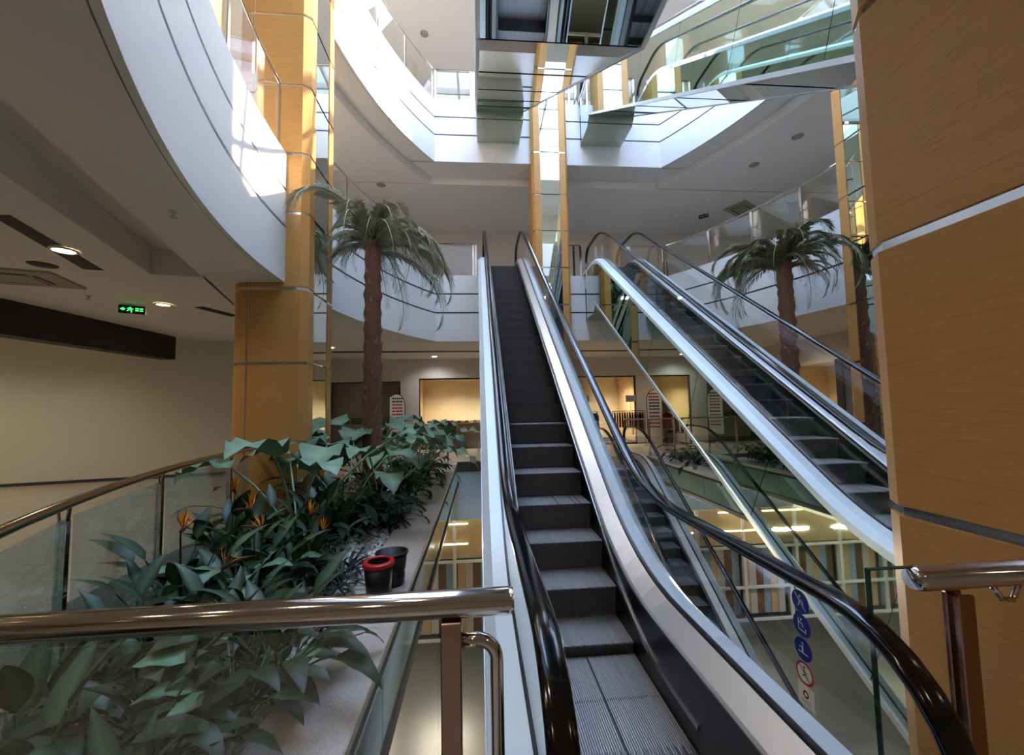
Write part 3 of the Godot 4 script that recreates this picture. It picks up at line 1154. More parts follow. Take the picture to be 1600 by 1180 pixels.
func build_escalators() -> void:
	var a := thing("escalator", "escalator with dark ribbed steps rising beside the planter from the steel rail", "escalator", "stacked escalators")
	build_escalator(a)
	var names := [
		["escalator seen in profile behind the oak pillar, mirror clad below its white deck", Vector3(3.15, 0, 0)],
		["lower escalator going down under the glass of the planter-side escalator", Vector3(0, LB, 0)],
		["lower escalator with dim steps going down between the two upper ones", Vector3(3.15, LB, 0)],
		["overhead escalator whose mirrored underside shows the dark steps below", Vector3(0, L1, 0)],
		["overhead escalator with pale green mirrored side next to the oak pillar", Vector3(3.15, L1, 0)],
	]
	for n in names:
		copy_of(a, n[0]).position = n[1]
	# safety stickers on the balustrade glass
	var zc := 1.675
	var ys := [0.963, 0.88, 0.796, 0.713]
	var looks := ["blue round sticker with a folded pushchair figure on the escalator glass", "blue round sticker with a hand on rail figure on the escalator glass", "blue round sticker with a standing person figure on the escalator glass", "red ringed white round sticker with a crossed figure on the escalator glass"]
	for i in 4:
		var o := thing("warning_sticker", looks[i], "sticker", "stickers on the escalator glass", Vector3(0.481, ys[i], zc), -PI / 2)
		var st := begin()
		disc(st, Vector2.ZERO, 0.040, 0.0006)
		part(o, "backing", st, M.print_blue if i < 3 else M.print_red)
		if i == 3:
			st = begin()
			disc(st, Vector2.ZERO, 0.032, 0.001)
			part(o, "white_field", st, M.print_white)
		st = begin()
		var z := 0.0014
		var lines := []
		match i:
			0: lines = [[-0.006, 0.014, -0.004, -0.004], [-0.004, -0.004, 0.012, -0.006], [0.0, 0.006, 0.012, 0.004], [0.012, 0.004, 0.012, -0.016], [-0.004, -0.004, -0.010, -0.016], [-0.022, 0.024, 0.022, -0.024]]
			1: lines = [[-0.014, 0.018, -0.014, -0.016], [-0.014, 0.010, 0.004, 0.006], [0.004, 0.006, 0.006, -0.004], [-0.014, -0.016, 0.018, -0.020], [0.018, -0.020, 0.018, -0.008]]
			2: lines = [[0.0, 0.012, 0.0, -0.010], [0.0, 0.008, -0.014, 0.006], [-0.004, 0.004, -0.004, -0.008], [-0.020, -0.013, 0.020, -0.013]]
			3: lines = [[-0.002, 0.012, 0.002, -0.004], [0.002, -0.004, 0.012, -0.014], [0.002, -0.004, -0.010, -0.012], [0.0, 0.006, 0.012, 0.002], [-0.022, 0.022, 0.022, -0.022]]
		for l in lines:
			limb(st, Vector2(l[0], l[1]), Vector2(l[2], l[3]), 0.0022 if i != 3 else 0.0018, z)
		disc(st, Vector2(-0.001, 0.020), 0.0045, z, 10)
		part(o, "pictogram", st, M.print_white if i < 3 else M.print_dark)
	var tg := thing("stop_button_label", "small white label with a black ring below the round stickers", "label", "", Vector3(0.481, 0.634, zc), -PI / 2)
	var s2 := begin()
	span_box(s2, Vector3(-0.036, -0.036, 0), Vector3(0.036, 0.036, 0.0008))
	part(tg, "backing", s2, M.print_white)
	s2 = begin()
	disc(s2, Vector2(0, 0.006), 0.013, 0.0012, 20, 0.007)
	for k in 2:
		span_box(s2, Vector3(-0.022, -0.018 - k * 0.008, 0.0009), Vector3(0.022, -0.0165 - k * 0.008, 0.0012))
	part(tg, "print", s2, M.print_dark)

func build_columns() -> void:
	column("slender oak column with mirror strip behind the tall palm by the planter", Vector3(-3.18, 0, -3.5), PI / 2, 0.0, ROOF)
	column("oak column with mirror strip standing between the escalator tops", Vector3(1.5, LB, -8.3), 0.0, 0.0, ROOF - LB)
	column("oak column with mirror strip beside the dark palm", Vector3(6.33, 0, -3.5), -PI / 2, 0.0, ROOF)
	column("broad oak pillar right beside the steel rail end", Vector3(1.63, 0, 1.40), PI, 0.0, ROOF)

func post_pair(o: Node3D, at: Vector3, h: float, turn: float, bronze: bool) -> void:
	var st := begin()
	bevel_box(st, Vector3(0, h * 0.5, 0), Vector3(0.056, h, 0.014), 0.003)
	bevel_box(st, Vector3(0, h * 0.5, -0.034), Vector3(0.056, h, 0.014), 0.003)
	box(st, Vector3(0, h * 0.5, -0.017), Vector3(0.03, h * 0.98, 0.02))
	var p := part(o, "post", st, M.post_bronze if bronze else M.steel)
	p.position = at
	p.rotation.y = turn

func build_rails() -> void:
	var h := 1.145
	# rail in front of the viewer, left of the escalator
	var o := thing("handrail_barrier", "polished steel handrail with glass and bent end tube before the planter", "railing", "steel rails on the ground floor")
	var st := begin(true)
	tube(st, [Vector3(-2.62, h, 1.925), Vector3(-0.60, h, 1.925), Vector3(-0.585, h, 1.925)], [0.037, 0.037, 0.034], 20)
	part(o, "top_rail", st, M.steel)
	post_pair(o, Vector3(-0.76, -0.02, 1.945), h - 0.02, 0.0, true)
	post_pair(o, Vector3(-2.05, -0.02, 1.945), h - 0.02, 0.0, true)
	st = begin(true)
	var bend := [Vector3(-0.735, 1.045, 1.925), Vector3(-0.69, 1.045, 1.925)]
	for i in 8:
		var a := PI / 2 * (1.0 - i / 7.0)
		bend.append(Vector3(-0.69 + 0.055 * cos(a), 0.99 + 0.055 * sin(a), 1.925))
	bend.append(Vector3(-0.635, 0.0, 1.925))
	tube(st, bend, 0.019, 14)
	part(o, "bent_tube", st, M.steel)
	for x in [[-2.0, -0.80], [-2.60, -2.09]]:
		st = begin()
		span_box(st, Vector3(x[0], 0.05, 1.915), Vector3(x[1], h - 0.055, 1.925))
		part(o, "glass_panel", st, M.glass)
	# rail right of the escalator, against the pillar
	o = thing("handrail_barrier", "short polished handrail with slant cut end against the oak pillar", "railing", "steel rails on the ground floor")
	st = begin(true)
	tube(st, [Vector3(0.632, h, 1.94), Vector3(0.65, h, 1.94), Vector3(1.09, h, 1.94)], [0.030, 0.036, 0.036], 20)
	part(o, "top_rail", st, M.steel)
	post_pair(o, Vector3(0.785, -0.02, 1.955), h - 0.03, 0.0, true)
	st = begin()
	span_box(st, Vector3(0.50, 0.05, 1.925), Vector3(1.08, h + 0.03, 1.937))
	part(o, "glass_panel", st, M.glass)
	st = begin()
	span_box(st, Vector3(0.496, 0.05, 1.924), Vector3(0.502, h + 0.03, 1.938))
	span_box(st, Vector3(0.496, h + 0.03, 1.924), Vector3(0.66, h + 0.034, 1.938))
	part(o, "glass_edge", st, M.glass_edge)
	st = begin(true)
	tube(st, [Vector3(0.90, h - 0.03, 1.94), Vector3(0.93, h - 0.075, 1.94), Vector3(0.965, h - 0.08, 1.94), Vector3(0.99, h - 0.035, 1.94)], 0.009, 8)
	part(o, "hook", st, M.steel)
	# curved rail behind the planter
	o = thing("handrail_barrier", "curved bronze handrail with glass misted by a painted reflection and twin posts behind the planter", "railing", "steel rails on the ground floor")
	var pts := edge_points(false, 2.2, -2.92, 0.40, 0.25)
	st = begin(true)
	tube(st, along(pts, h), 0.032, 14)
	part(o, "top_rail", st, M.steel)
	var stops := [1.5, 0.33, -0.99, -2.45]
	for i in stops.size():
		var z: float = stops[i]
		var x := arc_x(z, 0.40)
		var t := Vector2(arc_x(z - 0.1, 0.40) - arc_x(z + 0.1, 0.40), -0.2)
		post_pair(o, Vector3(x - 0.02, 0.0, z), h - 0.11, atan2(-t.y, t.x), false)
		st = begin(true)
		tube(st, [Vector3(x - 0.02, h - 0.115, z), Vector3(x + 0.012, h - 0.115, z + 0.04), Vector3(x + 0.02, h - 0.105, z + 0.09), Vector3(x + 0.02, h - 0.03, z + 0.10)], 0.008, 8)
		part(o, "bracket", st, M.steel)
		st = begin(true)
		tube(st, [Vector3(x - 0.02, h - 0.12, z), Vector3(x - 0.01, h - 0.03, z)], 0.011, 8)
		part(o, "stub", st, M.steel)
	var gl := [2.1, 1.5, 0.33, -0.99, -2.45, -2.92]
	for i in gl.size() - 1:
		st = begin()
		wall_strip(st, edge_points(false, gl[i] - 0.05, gl[i + 1] + 0.05, 0.40, 3.0), 0.03, h - 0.09, 0.01, false)
		part(o, "glass_panel", st, M.glass_reflection_tint)
	# far rail of the ground floor
	var fz := -9.45
	balcony_rail("straight glass railing in front of the yellow lit shop", "glass railings", [Vector2(-2.6, fz), Vector2(-0.72, fz)], 0.0, 1.145, [0.5], 0.026)
	balcony_rail("glass railing with steel top between the escalators and the clothes racks", "glass railings", [Vector2(0.72, fz), Vector2(2.42, fz)], 0.0, 1.145, [0.5], 0.026)
	balcony_rail("glass railing in front of the flags, right of the lower escalator", "glass railings", [Vector2(3.88, fz), Vector2(6.2, fz)], 0.0, 1.145, [0.35, 0.7], 0.026)
	# balcony rails
	for lv in [[L1, "first"], [L2, "second"]]:
		var y: float = lv[0] + 0.1
		var c := arc_x(EDGE_Z)
		balcony_rail("curved glass railing on the %s balcony, before the slender column" % lv[1], "glass railings", edge_points(false, 2.2, -2.75, 0.03, 0.3), y, 0.95, [0.2, 0.45, 0.70])
		balcony_rail("curved glass railing on the %s balcony, past the slender column" % lv[1], "glass railings", edge_points(false, -4.15, EDGE_Z + 0.02, 0.03, 0.3), y, 0.95, [0.22, 0.48, 0.74])
		balcony_rail("curved glass railing on the %s balcony above the dark palm" % lv[1], "glass railings", edge_points(true, -4.15, EDGE_Z + 0.02, 0.03, 0.3), y, 0.95, [0.2, 0.46, 0.72])
		balcony_rail("curved glass railing on the %s balcony beyond the right column" % lv[1], "glass railings", edge_points(true, 2.2, -2.75, 0.03, 0.3), y, 0.95, [0.3, 0.6])
		balcony_rail("straight glass railing on the %s balcony next to the curved corner" % lv[1], "glass railings", [Vector2(c + 0.04, EDGE_Z - 0.03), Vector2(-0.72, EDGE_Z - 0.03)], y, 0.95, [0.93])
		balcony_rail("straight glass railing on the %s balcony between column and escalator" % lv[1], "glass railings", [Vector2(0.72, EDGE_Z - 0.03), Vector2(2.42, EDGE_Z - 0.03)], y, 0.95, [0.88])
		balcony_rail("straight glass railing on the %s balcony past the second escalator" % lv[1], "glass railings", [Vector2(3.88, EDGE_Z - 0.03), Vector2(2 * SYM - c - 0.04, EDGE_Z - 0.03)], y, 0.95, [0.06])

func bed_limit(z: float) -> float:
	return arc_x(z, 0.34)

func build_planters() -> void:
	for right in [false, true]:
		var pl := setting("floor", "sunken planter bed with stone ledge %s" % ("beside the far palm" if right else "along the escalator gap"), "planter")
		var st := begin()
		var pts := edge_points(right, 1.85, -8.55, 0.38)
		pts.append_array([Vector2(mx(-1.36, right), -9.2), Vector2(mx(-1.36, right), 1.85)])
		slab(st, pts, -0.62, -0.06)
		part(pl, "bed", st, M.soil)
		st = begin()
		bevel_box(st, Vector3(mx(-1.62, right), -0.03, -3.68), Vector3(0.52, 0.07, 11.06), 0.008)
		part(pl, "stone_ledge", st, M.granite)
		for i in 7:
			st = begin()
			span_box(st, Vector3(mx(-1.352, right), -0.10, 1.80 - i * 1.57), Vector3(mx(-1.340, right), -0.56, 0.245 - i * 1.57))
			part(pl, "glass_cladding", st, M.teal_clad)
		st = begin()
		bevel_box(st, Vector3(mx(-1.37, right), -0.61, -3.68), Vector3(0.10, 0.10, 11.06), 0.01)
		part(pl, "bottom_edge", st, M.charcoal)
	# white pebbles
	var pm := begin(true)
	lathe(pm, [Vector2(0.0, 0.30), Vector2(0.34, 0.22), Vector2(0.5, 0.0), Vector2(0.36, -0.22), Vector2(0.0, -0.3)], Vector3.ZERO, 7, 1.35)
	var pmesh := done(pm)
	for right in [false, true]:
		var where := []
		var n := 1600 if right else 9000
		while where.size() < n:
			var z := rng.randf_range(-8.6, 1.75) if not right else rng.randf_range(-8.6, -4.0)
			var x := rng.randf_range(-4.0, -1.9) if rng.randf() < 0.4 else rng.randf_range(-2.7, -1.9)
			if x < bed_limit(z) + 0.05: continue
			var s := rng.randf_range(0.026, 0.055)
			var b := Basis.from_euler(Vector3(rng.randf() * 0.7, rng.randf() * TAU, rng.randf() * 0.7)).scaled(Vector3.ONE * s)
			where.append(Transform3D(b, Vector3(mx(x, right), -0.055 + rng.randf() * 0.02, z)))
		var mm := MultiMesh.new()
		mm.transform_format = MultiMesh.TRANSFORM_3D
		mm.use_colors = true
		mm.mesh = pmesh
		mm.instance_count = n
		for i in n:
			mm.set_instance_transform(i, where[i])
			var g := rng.randf_range(0.5, 0.86)
			mm.set_instance_color(i, Color(g, g * 0.97, g * 0.92))
		var mi := MultiMeshInstance3D.new()
		mi.name = numbered(self, "white_pebbles")
		mi.multimesh = mm
		mi.material_override = M.pebble
		add_child(mi)
		tag(mi, "white pebbles covering the planter bed %s" % ("beside the far palm" if right else "along the stone ledge"), "pebbles", "", "stuff")
	# palms
	palm("tall palm with straw green fronds painted sunlit in front of the slender column", Vector3(-2.50, -0.05, -4.0), 4.72, 0.20, -1.0)
	palm("dark palm with drooping fronds behind the second escalator", Vector3(5.55, -0.05, -4.5), 4.60, 0.0, 1.0)
	# bird of paradise, lilies, banana plants, dracaenas and shrubs
	var bop := [[-2.95, -0.25, 0.82], [-2.72, -0.85, 0.78], [-2.38, 0.02, 0.62], [-2.35, -1.15, 0.66], [-2.62, -2.05, 0.85], [-2.46, -2.35, 0.78], [-3.25, -1.35, 0.85]]
	var where_bop := ["by the curved rail bend", "one row in from the curved rail", "closest to the steel handrail", "behind the slender dracaena", "before the oak column", "between the pebble strip and the palm", "close to the middle rail post"]
	for i in bop.size():
		var b: Array = bop[i]
		var o := plant("bird_of_paradise", "bird of paradise with orange flowers, " + where_bop[i], "bird of paradise plants", Vector3(b[0], -0.06, b[1]), [["paddle", 9, 0.06, 1.0, 0.25], ["lily", 5, 0.03, 1.0, 0.3]], b[2] / 0.85)
		add_flowers(o, [Vector3(rng.randf_range(-0.12, 0.12), b[2] + 0.04, rng.randf_range(-0.1, 0.1)), Vector3(rng.randf_range(-0.22, 0.22), b[2] - 0.12, rng.randf_range(-0.2, 0.2))].slice(0, 1 + i % 2))
	for p in [[-2.05, 0.62], [-1.88, 0.50], [-2.28, 0.95], [-2.58, 0.60], [-2.95, 0.30], [-2.10, 1.30], [-2.45, 1.35], [-2.50, -0.15], [-2.62, -0.42], [-3.18, -0.65], [-2.95, -1.05], [-2.55, -1.45], [-2.98, -1.75], [-3.35, -2.0], [-2.70, -1.95], [-2.72, -2.65], [-2.75, 1.0], [-3.05, -0.1], [-2.3, 0.35], [-2.45, -1.0], [-2.9, -2.25], [-2.7, 0.2]]:
		plant("peace_lily", "dark leaved lily with broad arching leaves among the planter pebbles", "dark lilies in the planter", Vector3(p[0], -0.06, p[1]), [["lily", 15, 0.10, 0.85, 0.35], ["paddle", 5, 0.05, 0.8, 0.4], ["shrub", 12, 0.12, 1.2, 0.6]], rng.randf_range(0.85, 1.15))
	for p in [[-1.98, 0.72, 0.9], [-2.75, -0.62, 1.1]]:
		plant("arum_plant", "arum plant with pale heart shaped leaves among dark lilies", "pale arum plants", Vector3(p[0], -0.06, p[1]), [["pale", 8, 0.08, 0.95, 0.3]], p[2])
	var ban := [[-2.86, -2.0, 1.08], [-2.62, -3.0, 0.98], [-2.22, -3.35, 0.92], [-2.85, -4.85, 1.1], [-2.15, -4.5, 0.95], [-1.98, -5.4, 1.02], [-2.4, -5.6, 1.0], [-2.0, -6.6, 1.0]]
	var wb := ["right before the oak column", "left of the palm trunk", "beside the stone ledge before the palm", "behind the palm, away from the ledge", "just past the palm trunk", "at the ledge past the palm", "far behind the palm", "at the far end of the bed"]
	for i in ban.size():
		var b: Array = ban[i]
		plant("banana_plant", "banana plant with big drooping grey green leaves, " + wb[i], "banana plants", Vector3(b[0], -0.06, b[1]), [["banana", 6, 0.1, 1.0, 0.16], ["shrub", 12, 0.2, 1.2, 0.7]], b[2])
	for p in [[-2.02, -0.95], [-2.10, -0.30], [-2.05, -1.35], [-2.30, 1.05], [-2.62, 1.15], [-1.97, -3.05]]:
		plant("dracaena", "dracaena tuft with narrow strap leaves on the pebbles", "dracaena tufts", Vector3(p[0], -0.06, p[1]), [["strap", 26, 0.12, 1.0, 0.5]], rng.randf_range(0.85, 1.2))
	for p in [[-2.85, -2.95], [-2.42, -2.65], [-2.08, -2.95], [-2.35, -3.75], [-2.0, -4.05], [-2.05, -4.85], [-1.98, -5.9], [-2.1, -6.3], [-2.0, -7.2], [-2.35, -7.0], [-2.1, -7.9], [-3.2, -2.55], [-3.55, -2.45]]:
		plant("leafy_shrub", "low dense shrub with small dark leaves filling the planter", "low shrubs in the planter", Vector3(p[0], -0.06, p[1]), [["shrub", 38, 0.30, 1.35, 0.9], ["lily", 4, 0.05, 0.8, 0.3]], rng.randf_range(0.95, 1.3))
	for p in [[4.95, -8.0], [5.05, -7.3], [5.2, -6.5], [5.35, -5.8], [5.0, -5.0], [5.5, -7.4], [5.1, -4.3]]:
		plant("leafy_shrub", "leafy shrub on the stone ledge bed seen behind the escalators", "shrubs in the far bed", Vector3(p[0], -0.06, p[1]), [["shrub", 30, 0.25, 1.4, 0.9], ["lily", 8, 0.05, 1.1, 0.3]], rng.randf_range(1.0, 1.3))
	# waste bins
	for i in 2:
		var red := i == 0
		var o := thing("waste_bin", "black waste bin with a red collar standing on the ledge" if red else "black oval waste bin with dark rim behind the red one", "bin", "waste bins on the ledge", Vector3(-1.60, 0.005, -0.72) if red else Vector3(-1.535, 0.005, -0.97))
		var hh := 0.30
		var st := begin(true)
		lathe(st, [Vector2(0.0, 0.0), Vector2(0.098, 0.0), Vector2(0.104, 0.01), Vector2(0.128, hh), Vector2(0.120, hh), Vector2(0.097, 0.02), Vector2(0.0, 0.02)], Vector3.ZERO, 28, 1.0 if red else 1.12)
		part(o, "bucket", st, M.bin_black)
		st = begin(true)
		if red: lathe(st, [Vector2(0.092, hh + 0.004), Vector2(0.097, hh + 0.018), Vector2(0.132, hh + 0.014), Vector2(0.141, hh + 0.002), Vector2(0.139, hh - 0.022), Vector2(0.130, hh - 0.022), Vector2(0.092, hh + 0.004)], Vector3.ZERO, 32)
		else: lathe(st, [Vector2(0.120, hh), Vector2(0.126, hh + 0.01), Vector2(0.138, hh + 0.006), Vector2(0.138, hh - 0.015), Vector2(0.128, hh - 0.015)], Vector3.ZERO, 32, 1.12)
		part(o, "collar", st, M.bin_red if red else M.bin_black)

func build_ceiling_fittings() -> void:
	var y := CEIL0
	# black slots
	var slots := [[Vector2(-5.17, -0.90), Vector2(-5.00, -0.90), Vector2(-5.53, -2.47), Vector2(-5.74, -2.42)], [Vector2(-5.76, -4.47), Vector2(-5.56, -4.42), Vector2(-5.35, -5.2), Vector2(-5.58, -5.25)], [Vector2(-5.5, -10.5), Vector2(6.0, -10.9), Vector2(6.0, -11.25), Vector2(-5.6, -10.9)]]
	var sl := ["black ceiling slot with a spotlight in the left ceiling", "short black ceiling slot next to the oak column", "long dark ceiling slot in front of the yellow shop"]
	for i in 3:
		var o := thing("ceiling_slot", sl[i], "slot", "dark slots in the ceiling")
		var st := begin()
		slab(st, slots[i], y - 0.004, y + 0.02)
		part(o, "panel", st, M.charcoal)
	var seen_lamps := [
		[-5.34, -1.75, true, "warm round spotlight set in the black ceiling slot"], [-6.10, -4.24, true, "white round ceiling light beside the green exit sign"],
		[-5.2, -9.6, true, "round ceiling light behind the tall palm trunk"], [-2.34, -12.2, false, "cool round ceiling light above the yellow shop window"],
		[7.0, -11.2, true, "round ceiling light above the flag by the doorway"], [8.3, -8.1, true, "round ceiling light at the warm shop behind the dark palm"]]
	for d in seen_lamps:
		downlight(Vector3(d[0], y - 0.006, d[1]), d[2], 1.3, d[3])
	for x in [-12.5, -10.0]:  # fill lamps out of view, added to brighten the left walkway
		for z in [-5.5, -2.5, 0.5]:
			downlight(Vector3(x, y, z), true, 1.5, "added fill light in the ceiling over the far left walkway")
	for x in [-9.0, -5.5, -2.0, 1.6, 5.0, 8.5]:  # fill lamps added behind the viewer to lift the near ceilings
		downlight(Vector3(x, y, 4.8), true, 0.5, "added fill light in the ceiling behind the steel handrail")
	for x in [-5.4, -4.0, -2.6, -1.2]:  # fill lamps added out of view to light the planter
		downlight(Vector3(x, y, 2.95), true, 0.5, "added fill light in the ceiling straight above the steel handrail")
	for x in [8.6, 8.8]:  # fill lamps added on the hidden right side
		for z in [-2.0, 1.0]:
			downlight(Vector3(x + 2.0 if z > 0 else x, y, z), true, 1.5, "added fill light in the ceiling beyond the broad pillar")
	exit_sign(Vector3(-6.6, y, -4.24), 0.55, "lit green exit sign with arrow and running figure under the left ceiling", true)
	exit_sign(Vector3(7.8, CEIL1 - 0.06, -11.0), -0.6, "small green exit sign under the first floor gallery ceiling", false)
	# round speaker, sprinklers, vents
	var sp := thing("ceiling_speaker", "round black ceiling speaker beside the slot", "speaker", "", Vector3(-6.07, y, -2.27))
	var st := begin(true)
	lathe(st, [Vector2(0.0, -0.012), Vector2(0.11, -0.012), Vector2(0.135, -0.006), Vector2(0.14, 0.0)], Vector3.ZERO, 28)
	part(sp, "grille", st, M.charcoal)
	for p in [[-3.48, -0.77, "fire sprinkler under the plain ceiling near the white fascia"], [-6.83, -3.71, "fire sprinkler above the charcoal bulkhead"], [-4.6, -4.9, "fire sprinkler behind the oak column"]]:
		var o := thing("sprinkler", p[2], "sprinkler", "ceiling sprinklers", Vector3(p[0], y, p[1]))
		st = begin(true)
		lathe(st, [Vector2(0.035, 0.0), Vector2(0.035, -0.006), Vector2(0.012, -0.010), Vector2(0.010, -0.045), Vector2(0.006, -0.05), Vector2(0.0, -0.05)], Vector3.ZERO, 12)
		part(o, "body", st, M.steel_brushed)
		st = begin()
		box(st, Vector3(0, -0.056, 0), Vector3(0.05, 0.006, 0.05))
		part(o, "deflector", st, M.steel_brushed)
	for v in [[Vector3(-6.95, y, -2.72), 0.30, "cassette air vent with slats at the edge of the left ceiling"], [Vector3(9.05, CEIL1 - 0.06, -10.6), 0.55, "cassette air vent under the first floor gallery ceiling"]]:
		var o := thing("ceiling_vent", v[2], "vent", "ceiling cassette vents", v[0], v[1])
		st = begin()
		bevel_box(st, Vector3(0, -0.012, 0), Vector3(1.25, 0.03, 0.80), 0.006)
		part(o, "frame", st, M.grille)
		st = begin()
		box(st, Vector3(0, -0.031, 0), Vector3(0.62, 0.012, 0.40))
		part(o, "centre_panel", st, M.grille)
		for s in [[0.0, 0.235, 0.62, 0.03], [0.0, -0.235, 0.62, 0.03], [0.37, 0.0, 0.035, 0.40], [-0.37, 0.0, 0.035, 0.40]]:
			st = begin()
			box(st, Vector3(s[0], -0.0285, s[1]), Vector3(s[2], 0.006, s[3]))
			part(o, "slot", st, M.charcoal)
	for p in [[-3.67, -9.5, CEIL1 - 0.06], [7.9, -6.6, CEIL1 - 0.06], [7.6, -7.9, CEIL1 - 0.06], [-2.4, -10.3, ROOF]]:
		var o := thing("smoke_detector", "small white round detector on the gallery ceiling", "detector", "ceiling detectors", Vector3(p[0], p[2], p[1]))
		st = begin(true)
		lathe(st, [Vector2(0.14, 0.0), Vector2(0.14, -0.015), Vector2(0.09, -0.03), Vector2(0.0, -0.035)], Vector3.ZERO, 20)
		part(o, "cover", st, M.grille)
	# charcoal bulkhead over the left shop
	var bh := setting("trim_3", "charcoal sign bulkhead hanging under the left ceiling", "bulkhead")
	st = begin()
	slab(st, [Vector2(-8.25, -2.5), Vector2(-8.25, -7.6), Vector2(-8.6, -7.6), Vector2(-8.6, -2.5)], 2.98, CEIL0)
	part(bh, "board", st, M.charcoal)

func letters(txt: String, size: float, depth := 0.004) -> TextMesh:
	var t := TextMesh.new()
	var f := SystemFont.new()
	f.font_names = PackedStringArray(["Droid Sans"])
	t.font = f
	t.text = txt
	t.font_size = 32
	t.pixel_size = size / 32.0
	t.depth = depth
	return t

func feather_flag(label: String, at: Vector3, turn: float, flip: float, red_first: bool) -> void:
	var o := thing("feather_flag", label, "flag", "promotion flags", at, turn)
	var st := begin(true)
	var pole := [Vector3(-0.28 * flip, 0.0, 0), Vector3(-0.28 * flip, 1.75, 0)]
	var sail := [Vector2(-0.27 * flip, 0.35), Vector2(-0.27 * flip, 1.75)]
	for i in 8:
		var a := PI - PI * 0.55 * (i + 1) / 8.0
		var q := Vector3((0.02 + 0.30 * cos(a)) * flip, 1.75 + 0.42 * sin(a), 0)
		pole.append(q)
		sail.append(Vector2(q.x * 0.97, q.y - 0.01))
	sail.append(Vector2(0.28 * flip, 2.05)); sail.append(Vector2(0.28 * flip, 0.35))
	tube(st, pole, 0.014, 8)
	part(o, "pole", st, M.black_metal)
	st = begin()
	var poly := PackedVector2Array(sail)
	var a3 := []
	var b3 := []
	for p in poly:
		a3.append(Vector3(p.x, p.y, -0.002)); b3.append(Vector3(p.x, p.y, 0.002))
	prism(st, poly, a3, b3)
	part(o, "sail", st, M.print_white)
	var rows := [[2.0, 1], [1.88, 1], [1.76, 0], [1.64, 0], [1.52, 0], [1.40, 0], [1.26, 1], [1.12, 0], [1.0, 1], [0.86, 0], [0.72, 1]]
	for r in rows:
		st = begin()
		var n := 3 + (int(r[0] * 10) % 3)
		for k in n:
			var w := 0.40 / n
			span_box(st, Vector3(-0.2 + k * w + 0.008, r[0] - 0.030, 0.002), Vector3(-0.2 + (k + 1) * w - 0.008, r[0] + 0.030, 0.0035))
		part(o, "print_line", st, M.print_red if (r[1] == 1) == red_first else M.print_dark)
	st = begin(true)
	lathe(st, [Vector2(0.0, 0.0), Vector2(0.2, 0.0), Vector2(0.2, 0.03), Vector2(0.0, 0.05)], Vector3(-0.28 * flip, 0, 0), 16)
	part(o, "base", st, M.black_metal)

func clothes_rack(label: String, at: Vector3, turn: float, colours: Array, sign_text: String) -> void:
	var o := thing("clothes_rack", label, "rack", "clothes racks by the far shop", at, turn)
	var st := begin(true)
	for x in [-0.6, 0.6]:
		tube(st, [Vector3(x, 0.03, 0), Vector3(x, 1.35, 0)], 0.014, 8)
		tube(st, [Vector3(x, 0.03, -0.25), Vector3(x, 0.03, 0.25)], 0.014, 8)
	tube(st, [Vector3(-0.6, 1.35, 0), Vector3(0.6, 1.35, 0)], 0.014, 8)
	part(o, "frame", st, M.black_metal)
	if sign_text != "":
		st = begin(true)
		tube(st, [Vector3(0.1, 1.35, 0), Vector3(0.1, 1.72, 0)], 0.008, 6)
		part(o, "sign_stem", st, M.black_metal)
		st = begin()
		span_box(st, Vector3(-0.08, 1.70, -0.006), Vector3(0.28, 1.96, 0.006))
		var b := part(o, "price_board", st, M.print_white)
		var t := mesh_part(b, "price_print", letters(sign_text, 0.16), M.print_dark)
		t.position = Vector3(0.1, 1.83, 0.008)
	for i in 12:
		var x := -0.52 + i * 0.095
		var g := thing("garment", "%s garment on the %s" % [colours[i % colours.size()][1], label], "garment", "garments on the racks", at, turn)
		var w := rng.randf_range(0.17, 0.22)
		var l := rng.randf_range(0.55, 0.85)
		st = begin()
		var prof := [Vector2(0.02, 1.30), Vector2(w, 1.20), Vector2(w + 0.02, 1.28 - l), Vector2(-w - 0.02, 1.28 - l), Vector2(-w, 1.20), Vector2(-0.02, 1.30)]
		plate(st, prof, x - 0.03, x + 0.03)
		part(g, "cloth", st, M[colours[i % colours.size()][0]])
		st = begin(true)
		tube(st, [Vector3(x, 1.29, 0), Vector3(x, 1.335, 0.012), Vector3(x, 1.366, 0), Vector3(x, 1.345, -0.014)], 0.004, 5)
		part(g, "hook", st, M.black_metal)

